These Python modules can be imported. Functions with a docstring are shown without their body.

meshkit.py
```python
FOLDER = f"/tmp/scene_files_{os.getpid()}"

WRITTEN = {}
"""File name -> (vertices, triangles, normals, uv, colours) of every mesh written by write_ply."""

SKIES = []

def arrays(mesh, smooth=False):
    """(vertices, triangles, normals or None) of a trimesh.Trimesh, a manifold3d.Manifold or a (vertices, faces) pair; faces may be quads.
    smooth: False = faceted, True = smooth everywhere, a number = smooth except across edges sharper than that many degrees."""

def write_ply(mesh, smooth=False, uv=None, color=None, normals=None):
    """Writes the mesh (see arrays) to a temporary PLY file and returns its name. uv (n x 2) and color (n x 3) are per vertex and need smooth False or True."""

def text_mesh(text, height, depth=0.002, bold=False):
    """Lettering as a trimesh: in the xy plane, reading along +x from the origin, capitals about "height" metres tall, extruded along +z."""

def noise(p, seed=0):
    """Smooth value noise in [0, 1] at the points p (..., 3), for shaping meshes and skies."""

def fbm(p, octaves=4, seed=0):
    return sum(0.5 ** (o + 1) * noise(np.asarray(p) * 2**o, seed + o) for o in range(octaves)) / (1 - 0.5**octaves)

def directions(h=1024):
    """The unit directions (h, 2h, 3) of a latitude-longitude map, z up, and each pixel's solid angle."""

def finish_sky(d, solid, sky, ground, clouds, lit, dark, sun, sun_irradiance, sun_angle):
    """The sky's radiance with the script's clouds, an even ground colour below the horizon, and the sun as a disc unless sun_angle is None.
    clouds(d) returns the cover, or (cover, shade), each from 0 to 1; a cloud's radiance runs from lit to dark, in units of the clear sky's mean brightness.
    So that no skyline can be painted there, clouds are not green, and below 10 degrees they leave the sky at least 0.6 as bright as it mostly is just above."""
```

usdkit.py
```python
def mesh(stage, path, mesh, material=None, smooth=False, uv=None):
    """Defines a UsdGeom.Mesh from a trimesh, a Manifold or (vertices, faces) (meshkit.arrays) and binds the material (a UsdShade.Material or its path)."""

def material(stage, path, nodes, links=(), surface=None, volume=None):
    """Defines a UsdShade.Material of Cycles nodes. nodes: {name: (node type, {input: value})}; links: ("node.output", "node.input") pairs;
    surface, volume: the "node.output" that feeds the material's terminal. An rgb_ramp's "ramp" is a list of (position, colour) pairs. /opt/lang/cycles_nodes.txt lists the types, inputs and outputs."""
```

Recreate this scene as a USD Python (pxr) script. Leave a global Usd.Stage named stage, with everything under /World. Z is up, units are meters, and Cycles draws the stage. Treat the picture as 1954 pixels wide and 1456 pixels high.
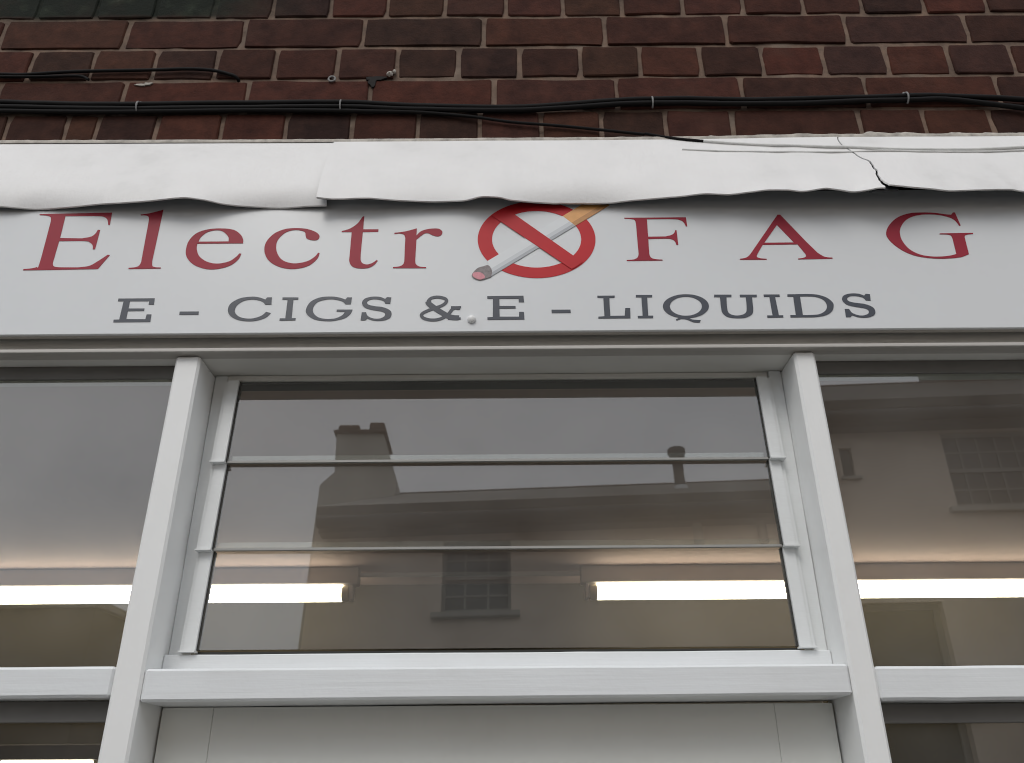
import math, random
import numpy as np, trimesh, usdkit, meshkit
from pxr import Gf, Sdf, Usd, UsdGeom, UsdLux, UsdShade
from shapely.geometry import Polygon, LineString, Point, box as sbox
from shapely.ops import unary_union
from scipy.interpolate import PchipInterpolator

random.seed(7)
stage = Usd.Stage.CreateInMemory()
UsdGeom.SetStageUpAxis(stage, 'Z')
UsdGeom.SetStageMetersPerUnit(stage, 1.0)
UsdGeom.Xform.Define(stage, '/World')
UsdGeom.Scope.Define(stage, '/World/Looks')
ZC = 1.93                      # height of the lens above the pavement; heights below are given relative to it

# ------------------------------------------------------------------ camera
cam = UsdGeom.Camera.Define(stage, '/World/camera')
cam.CreateHorizontalApertureAttr(36.0)
cam.CreateVerticalApertureAttr(36.0 * 763 / 1024)
cam.CreateFocalLengthAttr(36.0 * 1577 / 1954)
cam.CreateClippingRangeAttr(Gf.Vec2f(0.02, 500))
cam.CreateFStopAttr(12.0)
cam.CreateFocusDistanceAttr(1.18)
cam.CreateExposureAttr(EXPO := 0.90)
PITCH, ROLL = math.radians(26.2489), math.atan(0.0072)
_r = np.array([1, 0, 0.]); _w = np.array([0, math.cos(PITCH), math.sin(PITCH)]); _u = np.array([0, -math.sin(PITCH), math.cos(PITCH)])
_x = math.cos(ROLL) * _r - math.sin(ROLL) * _u
_y = math.sin(ROLL) * _r + math.cos(ROLL) * _u
cam.AddTransformOp().Set(Gf.Matrix4d(*_x, 0, *_y, 0, *(-_w), 0, 0.0, -1.15, ZC, 1))

# ------------------------------------------------------------------ sky and sun (overcast)
SUN_EL, SUN_AZ = math.radians(48), math.radians(200)      # azimuth clockwise from +Y: high, behind the photographer
sun_dir = np.array([math.sin(SUN_AZ) * math.cos(SUN_EL), math.cos(SUN_AZ) * math.cos(SUN_EL), math.sin(SUN_EL)])
sky_mat = usdkit.material(stage, '/World/Looks/overcast_sky', {
    'sky': ('sky_texture', {'sky_type': 'single_scattering', 'sun_disc': False, 'sun_elevation': SUN_EL, 'sun_rotation': SUN_AZ, 'aerosol_density': 3.0}),
    'tc': ('texture_coordinate', {}),
    'n': ('noise_texture', {'scale': 2.2, 'detail': 5, 'roughness': 0.55}),
    'r': ('rgb_ramp', {'ramp': [(0.3, (4.6, 4.85, 5.2)), (0.7, (6.0, 6.15, 6.35))]}),
    'm': ('mix', {'fac': 0.9}),
    'b': ('background_shader', {'strength': 0.1})},
    [('tc.generated', 'n.vector'), ('n.fac', 'r.fac'), ('sky.color', 'm.color1'), ('r.color', 'm.color2'), ('m.color', 'b.color')], surface='b.background')
dome = UsdLux.DomeLight.Define(stage, '/World/sky')
UsdShade.MaterialBindingAPI.Apply(dome.GetPrim()).Bind(sky_mat)
dome.GetPrim().SetCustomDataByKey('kind', 'structure')
sun = UsdLux.DistantLight.Define(stage, '/World/sun')
sun.CreateIntensityAttr(0.12)
sun.CreateAngleAttr(25.0)
sun.CreateColorAttr(Gf.Vec3f(1.0, 0.97, 0.92))
sun.GetPrim().GetAttribute('inputs:normalize').Set(True) if sun.GetPrim().GetAttribute('inputs:normalize') else sun.CreateNormalizeAttr(True)
_q = Gf.Rotation(Gf.Vec3d(0, 0, 1), Gf.Vec3d(*sun_dir))
sun.AddTransformOp().Set(Gf.Matrix4d().SetRotate(_q))

# ------------------------------------------------------------------ helpers
COUNT = {}
def numbered(parent, name):
    k = (parent, name); n = COUNT.get(k, 0); COUNT[k] = n + 1
    return f'{parent}/{name}' if n == 0 else f'{parent}/{name}_{n:03d}'
def tag(p, label=None, cat=None, group=None, kind=None):
    p = p.GetPrim() if hasattr(p, 'GetPrim') else p
    for k, v in (('label', label), ('category', cat), ('group', group), ('kind', kind)):
        if v: p.SetCustomDataByKey(k, v)
    return p
def P(o): return str((o.GetPrim() if hasattr(o, 'GetPrim') else o).GetPath())
def thing(name, label, cat, loc=(0, 0, 0), rz=0, group=None):
    x = UsdGeom.Xform.Define(stage, numbered('/World', name))
    if any(loc): x.AddTranslateOp().Set(Gf.Vec3d(*map(float, loc)))
    if rz: x.AddRotateZOp().Set(float(rz))
    x.GetPrim().SetCustomDataByKey('base', Gf.Vec3d(*map(float, loc))) if False else None
    LOC[P(x)] = np.array(loc, float)
    return tag(x, label, cat, group)
LOC = {}
def emit(name, mesh, mat, parent=None, smooth=35, local=False):
    """one mesh prim; world coordinates with z relative to the lens, unless local"""
    if isinstance(mesh, list): mesh = trimesh.util.concatenate(mesh)
    v = np.array(mesh.vertices, float)
    if not local:
        v[:, 2] += ZC
        top = '/'.join(P(parent).split('/')[:3]) if parent is not None else None
        if top in LOC: v -= LOC[top]
    m = trimesh.Trimesh(v, mesh.faces, process=False)
    return usdkit.mesh(stage, numbered(P(parent) if parent is not None else '/World', name), m, mat, smooth=smooth).GetPrim()
def box(x0, x1, y0, y1, z0, z1, ch=0.0):
    if ch <= 0:
        b = trimesh.creation.box((x1 - x0, y1 - y0, z1 - z0)); b.apply_translation(((x0 + x1) / 2, (y0 + y1) / 2, (z0 + z1) / 2)); return b
    pts = []
    for x, sx in ((x0, 1), (x1, -1)):
        for y, sy in ((y0, 1), (y1, -1)):
            for z, sz in ((z0, 1), (z1, -1)):
                pts += [(x + sx * ch, y + sy * ch, z), (x + sx * ch, y, z + sz * ch), (x, y + sy * ch, z + sz * ch)]
    return trimesh.convex.convex_hull(np.array(pts))
def shear_box(x0, x1, y0, y1, z0a, z1a, z0b, z1b, ch):
    """a rail whose ends sit at slightly different heights"""
    b = box(x0, x1, y0, y1, 0, 1, 0); b = box(x0, x1, y0, y1, z0a, z1a, ch)
    v = b.vertices.copy(); t = (v[:, 0] - x0) / (x1 - x0); s = (v[:, 2] - z0a) / (z1a - z0a)
    v[:, 2] = (z0a + (z0b - z0a) * t) * (1 - s) + (z1a + (z1b - z1a) * t) * s
    return trimesh.Trimesh(v, b.faces, process=False)
def prism_x(poly, x0, x1):
    """profile of (y, z) points swept along x"""
    m = trimesh.creation.extrude_polygon(Polygon(poly), x1 - x0, engine='earcut')
    v = m.vertices; out = trimesh.Trimesh(np.c_[v[:, 2] + x0, v[:, 0], v[:, 1]], m.faces, process=False)
    return out
def plate_xz(shape, y_back, y_front):
    """flat (x, z) shape as a thin slab whose face looks towards -y"""
    ms = []
    for g in getattr(shape, 'geoms', [shape]):
        m = trimesh.creation.extrude_polygon(g, abs(y_back - y_front), engine='earcut'); v = m.vertices
        ms.append(trimesh.Trimesh(np.c_[v[:, 0], y_back - v[:, 2], v[:, 1]], m.faces, process=False))
    return trimesh.util.concatenate(ms)
def spline(pts, n=6, closed=False):
    p = np.asarray(pts, float); k = len(p); out = []
    for i in range(k if closed else k - 1):
        a, b, c, d = (p[(i - 1) % k], p[i], p[(i + 1) % k], p[(i + 2) % k]) if closed else (p[max(i - 1, 0)], p[i], p[i + 1], p[min(i + 2, k - 1)])
        for t in np.arange(n) / n:
            out.append(0.5 * (2 * b + (c - a) * t + (2 * a - 5 * b + 4 * c - d) * t * t + (3 * b - a - 3 * c + d) * t ** 3))
    if not closed: out.append(p[-1])
    return np.array(out)
def tube(pts, r, sides=10):
    p = np.asarray(pts, float); t = np.gradient(p, axis=0); t /= np.linalg.norm(t, axis=1, keepdims=True)
    a = np.cross(t, [0, 1.0, 0.03]); a /= np.linalg.norm(a, axis=1, keepdims=True); b = np.cross(t, a)
    an = np.arange(sides) * 2 * np.pi / sides
    r = np.broadcast_to(r, (len(p),))
    v = (p[:, None] + r[:, None, None] * (np.cos(an)[None, :, None] * a[:, None] + np.sin(an)[None, :, None] * b[:, None])).reshape(-1, 3)
    f = []
    for i in range(len(p) - 1):
        for j in range(sides):
            q = [i * sides + j, i * sides + (j + 1) % sides, (i + 1) * sides + (j + 1) % sides, (i + 1) * sides + j]
            f += [[q[0], q[1], q[2]], [q[0], q[2], q[3]]]
    n = len(v); v = np.vstack([v, p[0], p[-1]]); e = (len(p) - 1) * sides
    for j in range(sides): f += [[n, (j + 1) % sides, j], [n + 1, e + j, e + (j + 1) % sides]]
    m = trimesh.Trimesh(v, f, process=False); m.fix_normals(); return m
def cylinder(p0, p1, r, sides=24):
    return trimesh.creation.cylinder(radius=r, segment=[p0, p1], sections=sides)
def fbm(p, s, seed=0, o=4): return meshkit.fbm(np.asarray(p, float) * s, o, seed) - 0.5
def rough(m, amp, scale, seed=0):
    v = np.array(m.vertices); v = v + np.stack([fbm(v + 3.1 * k, scale, seed + k) for k in range(3)], -1) * amp
    return trimesh.Trimesh(v, m.faces, process=False)
def fine(m, edge):
    v, f = trimesh.remesh.subdivide_to_size(m.vertices, m.faces, edge, max_iter=12); q = trimesh.Trimesh(v, f); q.merge_vertices(); return q

# ------------------------------------------------------------------ materials
def mat(name, nodes, links, surface='p.BSDF', volume=None): return usdkit.material(stage, '/World/Looks/' + name, nodes, links, surface, volume)
def paint(name, col, rough_=0.38, bump=0.25, grime=0.08, scale=1.0, dirt=(0.45, 0.42, 0.37), brush=(18, 90, 90)):
    """brush paint: faint streaks in the relief, uneven sheen, a little soiling"""
    d = [c * (1 - grime) + g * grime for c, g in zip(col, dirt)]
    d2 = [c * (1 - 3 * grime) + g * 3 * grime for c, g in zip(col, dirt)]
    return mat(name, {
        'g': ('geometry', {}),
        'n1': ('noise_texture', {'scale': 6.0 * scale, 'detail': 6, 'roughness': 0.6}),
        'r1': ('rgb_ramp', {'ramp': [(0.3, d2), (0.42, d), (0.62, col)]}),
        'mp': ('mapping', {'scale': brush}),
        'n2': ('noise_texture', {'scale': 1.6 * scale, 'detail': 4, 'roughness': 0.6}),
        'n3': ('noise_texture', {'scale': 160.0 * scale, 'detail': 2}),
        'a': ('math', {'math_type': 'multiply_add', 'value2': 0.35}),
        'bp': ('bump', {'strength': bump, 'distance': 0.0012}),
        'rr': ('map_range', {'from_min': 0.3, 'from_max': 0.7, 'to_min': rough_ - 0.07, 'to_max': rough_ + 0.12}),
        'p': ('principled_bsdf', {})},
        [('g.position', 'n1.vector'), ('n1.fac', 'r1.fac'), ('r1.color', 'p.base_color'), ('g.position', 'mp.vector'), ('mp.vector', 'n2.vector'), ('g.position', 'n3.vector'),
         ('n3.fac', 'a.value1'), ('n2.fac', 'a.value3'), ('a.value', 'bp.height'), ('bp.normal', 'p.normal'), ('n1.fac', 'rr.value'), ('rr.result', 'p.roughness')])
def plain(name, col, rough_=0.5, metallic=0.0, var=0.12, scale=9.0, bump=0.0):
    return mat(name, {
        'g': ('geometry', {}), 'n': ('noise_texture', {'scale': scale, 'detail': 5, 'roughness': 0.6}),
        'r': ('rgb_ramp', {'ramp': [(0.3, [c * (1 - var) for c in col]), (0.7, [min(1, c * (1 + var)) for c in col])]}),
        'bp': ('bump', {'strength': bump, 'distance': 0.001}),
        'p': ('principled_bsdf', {'roughness': rough_, 'metallic': metallic})},
        [('g.position', 'n.vector'), ('n.fac', 'r.fac'), ('r.color', 'p.base_color'), ('n.fac', 'bp.height')] + ([('bp.normal', 'p.normal')] if bump else []))
M = {}
M['frame'] = paint('white_gloss_paint', (0.80, 0.81, 0.80), 0.36, 0.35, 0.03)
M['rail'] = paint('white_gloss_paint_rails', (0.76, 0.78, 0.79), 0.36, 0.35, 0.03, brush=(3, 90, 90))
M['post'] = paint('white_gloss_paint_posts', (0.83, 0.835, 0.825), 0.36, 0.35, 0.03, brush=(90, 90, 4))
M['head'] = paint('soiled_white_paint', (0.74, 0.73, 0.69), 0.45, 0.35, 0.10, brush=(3, 90, 90))
M['moulding'] = paint('shade_darkened_moulding_paint', (0.46, 0.44, 0.41), 0.5, 0.35, 0.10, brush=(3, 90, 90))  # base darkened to carry the shade under the sign; grime mottling on top
M['door'] = paint('white_door_paint', (0.85, 0.86, 0.82), 0.33, 0.12, 0.02, brush=(90, 90, 4))
M['lead'] = paint('white_painted_lead', (0.76, 0.75, 0.74), 0.5, 0.6, 0.06, scale=1.4, dirt=(0.30, 0.29, 0.26), brush=(30, 7, 7))
M['panel'] = paint('white_sign_panel', (0.69, 0.705, 0.715), 0.28, 0.03, 0.025, scale=0.5)
M['louvre'] = paint('white_painted_aluminium', (0.77, 0.79, 0.79), 0.32, 0.2, 0.03)
M['gasket'] = plain('dark_rubber_gasket', (0.035, 0.035, 0.033), 0.6)
M['bead'] = plain('shade_grey_bead_paint', (0.17, 0.165, 0.155), 0.55)  # dark grey paints the soffit shade into the beads
def vinyl(name, col): return mat(name, {'g': ('geometry', {}), 'n': ('noise_texture', {'scale': 14.0, 'detail': 5}), 'r': ('rgb_ramp', {'ramp': [(0.3, [c * 0.94 for c in col]), (0.7, [c * 1.05 for c in col])]}), 'p': ('principled_bsdf', {'roughness': 0.45, 'specular_ior_level': 0.28})}, [('g.position', 'n.vector'), ('n.fac', 'r.fac'), ('r.color', 'p.base_color')])
M['red'] = vinyl('red_vinyl', (0.31, 0.016, 0.034))
M['ringred'] = vinyl('bright_red_vinyl', (0.50, 0.018, 0.024))
M['ink'] = plain('blue_black_vinyl', (0.050, 0.056, 0.072), 0.34, var=0.05)
M['cigpaper'] = plain('white_print', (0.70, 0.72, 0.73), 0.3, var=0.03)
M['cigshade'] = plain('grey_print', (0.40, 0.42, 0.44), 0.3, var=0.03)
M['cigmid'] = plain('pale_grey_print', (0.58, 0.60, 0.62), 0.3, var=0.03)
M['filter'] = plain('orange_print', (0.72, 0.36, 0.12), 0.3, var=0.08, scale=60)
M['filter_dark'] = plain('brown_print', (0.50, 0.24, 0.08), 0.3, var=0.08, scale=60)
M['ash'] = plain('ash_print', (0.20, 0.17, 0.17), 0.4, var=0.35, scale=160)
M['ember'] = plain('pink_print', (0.62, 0.24, 0.28), 0.4, var=0.15, scale=160)
M['cap'] = plain('white_plastic', (0.75, 0.75, 0.74), 0.3, var=0.02)
M['cable'] = mat('black_cable_sheath', {'p': ('principled_bsdf', {'base_color': (0.0055, 0.0048, 0.0048), 'roughness': 0.7, 'specular_ior_level': 0.16})}, [])
M['cablewhite'] = plain('overpainted_cable', (0.70, 0.70, 0.68), 0.5, var=0.12, scale=40)
M['clip'] = plain('grey_cable_clip', (0.20, 0.195, 0.19), 0.6, var=0.3, scale=200)
M['mortar_lump'] = plain('pale_cement', (0.40, 0.37, 0.33), 0.9, var=0.35, scale=60, bump=0.6)
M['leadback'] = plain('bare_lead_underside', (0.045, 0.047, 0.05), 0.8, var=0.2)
M['dark_hole'] = plain('dark_hole_colour', (0.012, 0.010, 0.009), 0.95)  # black painted for the shade inside a hole of missing mortar
def brick_mat(name, cols, mort=False):
    return mat(name, {
        'g': ('geometry', {}), 'oi': ('object_info', {}), 'sx': ('separate_xyz', {}),
        'rb': ('rgb_ramp', {'ramp': list(zip(np.linspace(0, 1, len(cols)), cols))}),
        'n': ('noise_texture', {'scale': 24.0, 'detail': 8, 'roughness': 0.65}),
        'rn': ('rgb_ramp', {'ramp': [(0.25, (0.45, 0.45, 0.48)), (0.5, (0.90, 0.90, 0.90)), (0.75, (1.40, 1.32, 1.25))]}),
        'mul': ('mix', {'mix_type': 'multiply', 'fac': 1.0}),
        'n4': ('noise_texture', {'scale': 7.0, 'detail': 4, 'roughness': 0.6}),
        'r4': ('rgb_ramp', {'ramp': [(0.56, (0, 0, 0)), (0.72, (0.55, 0.55, 0.55))]}),
        'bl': ('mix', {'color2': (0.075, 0.034, 0.024) if not mort else (0.30, 0.25, 0.2)}),
        # a damp mossy stain that spreads down from the gutter joint at the upper left
        'ns': ('noise_texture', {'scale': 5.0, 'detail': 6, 'roughness': 0.65}),
        'mx': ('map_range', {'from_min': -0.36, 'from_max': -0.56, 'to_min': 0.0, 'to_max': 1.0, 'clamp': True}),
        'mz': ('map_range', {'from_min': 1.352 + ZC, 'from_max': 1.388 + ZC, 'to_min': 0.0, 'to_max': 1.0, 'clamp': True}),
        'mm': ('math', {'math_type': 'multiply'}),
        'ms': ('math', {'math_type': 'multiply_add', 'value2': 1.5, 'value3': -0.72}),
        'ma': ('math', {'math_type': 'add', 'use_clamp': True}),
        'mk': ('math', {'math_type': 'multiply', 'use_clamp': True}),
        'nl': ('noise_texture', {'scale': 26.0, 'detail': 5}),
        'rl': ('rgb_ramp', {'ramp': [(0.50, (0.012, 0.015, 0.011)), (0.66, (0.022, 0.028, 0.019)), (0.8, (0.085, 0.10, 0.075))]}),
        'st': ('mix', {}),
        'n5': ('noise_texture', {'scale': 210.0, 'detail': 4, 'roughness': 0.7}),
        'hh': ('math', {'math_type': 'multiply_add', 'value2': 0.4}),
        'bp': ('bump', {'strength': 0.75, 'distance': 0.0035}),
        'p': ('principled_bsdf', {'roughness': 0.85, 'specular_ior_level': 0.12})},
        [('g.position', 'n.vector'), ('g.position', 'n4.vector'), ('g.position', 'n5.vector'), ('g.position', 'ns.vector'), ('g.position', 'nl.vector'), ('g.position', 'sx.vector'),
         ('oi.random', 'rb.fac'), ('n.fac', 'rn.fac'), ('rb.color', 'mul.color1'), ('rn.color', 'mul.color2'),
         ('n4.fac', 'r4.fac'), ('r4.color', 'bl.fac'), ('mul.color', 'bl.color1'),
         ('sx.x', 'mx.value'), ('sx.z', 'mz.value'), ('mx.result', 'mm.value1'), ('mz.result', 'mm.value2'),
         ('ns.fac', 'ms.value1'), ('mm.value', 'ma.value1'), ('ms.value', 'ma.value2'), ('ma.value', 'mk.value1'), ('mm.value', 'mk.value2'),
         ('nl.fac', 'rl.fac'), ('mk.value', 'st.fac'), ('bl.color', 'st.color1'), ('rl.color', 'st.color2'), ('st.color', 'p.base_color'),
         ('n5.fac', 'hh.value1'), ('n.fac', 'hh.value3'), ('hh.value', 'bp.height'), ('bp.normal', 'p.normal')])
M['brick'] = brick_mat('old_brick', [(0.040, 0.0175, 0.0125), (0.066, 0.0225, 0.0155), (0.038, 0.0190, 0.0140), (0.058, 0.0260, 0.0165), (0.074, 0.0235, 0.0160), (0.044, 0.0230, 0.0190), (0.060, 0.0220, 0.0150), (0.030, 0.0150, 0.0120)])
M['mortar'] = brick_mat('lime_mortar', [(0.185, 0.132, 0.100), (0.19, 0.135, 0.105)], True)
M['far_brick'] = mat('plain_brickwork', {
    'g': ('geometry', {}), 'sx': ('separate_xyz', {}), 'cx': ('combine_xyz', {}),
    'b': ('brick_texture', {'scale': 1.0, 'brick_width': 0.235, 'row_height': 0.0835, 'mortar_size': 0.005, 'color1': (0.07, 0.042, 0.033), 'color2': (0.09, 0.05, 0.037), 'mortar': (0.23, 0.19, 0.16)}),
    'p': ('principled_bsdf', {'roughness': 0.85})},
    [('g.position', 'sx.vector'), ('sx.x', 'cx.x'), ('sx.z', 'cx.y'), ('cx.vector', 'b.vector'), ('b.color', 'p.base_color')])
def glass(name, ior, tint, dust):
    """window pane: the face towards the viewer mirrors by Fresnel (both surfaces of the sheet together), the rest passes through; a thin film of street dust"""
    return mat(name, {
        'f': ('fresnel', {'IOR': ior}), 'g': ('geometry', {}), 'i': ('math', {'math_type': 'subtract', 'value1': 1.0}), 'k': ('math', {'math_type': 'multiply', 'use_clamp': True}),
        't': ('transparent_bsdf', {'color': tint}), 's': ('glossy_bsdf', {'color': (1, 1, 1), 'roughness': 0.0}), 'm': ('mix_closure', {}),
        'n': ('noise_texture', {'scale': 5.0, 'detail': 6, 'roughness': 0.6}), 'mr': ('map_range', {'from_min': 0.3, 'from_max': 0.7, 'to_min': dust * 0.4, 'to_max': dust * 1.9}),
        'kd': ('math', {'math_type': 'multiply', 'use_clamp': True}),
        'd': ('diffuse_bsdf', {'color': (0.62, 0.60, 0.56)}), 'md': ('mix_closure', {})},
        [('g.backfacing', 'i.value2'), ('f.fac', 'k.value1'), ('i.value', 'k.value2'), ('g.position', 'n.vector'), ('n.fac', 'mr.value'), ('mr.result', 'kd.value1'), ('i.value', 'kd.value2'), ('kd.value', 'md.fac'),
         ('t.BSDF', 'md.closure1'), ('d.BSDF', 'md.closure2'), ('k.value', 'm.fac'), ('md.closure', 'm.closure1'), ('s.BSDF', 'm.closure2')], surface='m.closure')
M['glass'] = glass('window_glass', 2.15, (0.93, 0.95, 0.93), 0.03)
M['louvreglass'] = glass('louvre_glass', 2.15, (0.93, 0.95, 0.93), 0.03)
M['glassedge'] = plain('pale_edge_glint', (0.34, 0.335, 0.315), 0.3, var=0.05)  # pale opaque colour painted for light caught along the blade edges
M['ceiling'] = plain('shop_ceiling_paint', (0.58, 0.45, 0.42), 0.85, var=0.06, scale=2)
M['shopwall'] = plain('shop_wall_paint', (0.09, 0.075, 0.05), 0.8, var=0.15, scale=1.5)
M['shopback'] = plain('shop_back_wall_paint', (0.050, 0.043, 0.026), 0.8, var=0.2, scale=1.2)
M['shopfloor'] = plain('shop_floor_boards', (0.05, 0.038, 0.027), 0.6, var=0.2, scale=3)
M['batten'] = plain('white_enamel', (0.62, 0.58, 0.55), 0.4, var=0.04)
M['endcap'] = plain('glow_cream_cap', (0.72, 0.64, 0.48), 0.4, var=0.05)  # cream painted for the yellow glow at the tube ends; the handle shares it
M['dark_wood'] = plain('dark_stained_wood', (0.045, 0.038, 0.028), 0.5, var=0.2)
TUBE = 5.6
M['lamp'] = mat('lit_tube', {'e': ('emission', {'color': (1.0, 0.86, 0.66), 'strength': TUBE})}, [], surface='e.emission')
M['render'] = plain('cream_render', (0.74, 0.62, 0.51), 0.85, var=0.12, scale=0.9)
M['stack'] = plain('grey_rendered_stack', (0.42, 0.395, 0.345), 0.9, var=0.18, scale=1.5)
M['slate'] = mat('roof_slates', {
    'g': ('geometry', {}), 'sx': ('separate_xyz', {}), 'cx': ('combine_xyz', {}),
    'b': ('brick_texture', {'scale': 1.0, 'brick_width': 0.3, 'row_height': 0.22, 'mortar_size': 0.006, 'color1': (0.070, 0.066, 0.055), 'color2': (0.10, 0.092, 0.075), 'mortar': (0.05, 0.05, 0.045)}),
    'p': ('principled_bsdf', {'roughness': 0.7})},
    [('g.position', 'sx.vector'), ('sx.x', 'cx.x'), ('sx.y', 'cx.y'), ('cx.vector', 'b.vector'), ('b.color', 'p.base_color')])
M['gutter'] = plain('black_gutter_paint', (0.03, 0.03, 0.028), 0.5)
M['sash'] = plain('sash_paint', (0.27, 0.25, 0.22), 0.5, var=0.05)
M['pane_dark'] = plain('dark_room_behind_glass', (0.035, 0.035, 0.03), 0.12, var=0.2)
M['pot'] = plain('clay_pot', (0.16, 0.10, 0.075), 0.85)
M['asphalt'] = plain('asphalt', (0.05, 0.05, 0.05), 0.9, var=0.25, scale=3, bump=0.3)
M['paving'] = mat('concrete_paving', {
    'g': ('geometry', {}),
    'b': ('brick_texture', {'scale': 1.0, 'brick_width': 0.6, 'row_height': 0.45, 'mortar_size': 0.006, 'color1': (0.24, 0.235, 0.22), 'color2': (0.20, 0.195, 0.185), 'mortar': (0.08, 0.08, 0.075)}),
    'p': ('principled_bsdf', {'roughness': 0.9})}, [('g.position', 'b.vector'), ('b.color', 'p.base_color')])
M['kerb'] = plain('granite_kerb', (0.25, 0.245, 0.24), 0.85, var=0.2, scale=30)
M['ground'] = plain('earth', (0.09, 0.085, 0.07), 0.95, var=0.2, scale=1)
M['dark_door'] = plain('dark_brown_door_paint', (0.035, 0.030, 0.024), 0.45)
M['low_brick'] = plain('weathered_dark_brick', (0.085, 0.065, 0.05), 0.9, var=0.25, scale=4)

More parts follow.
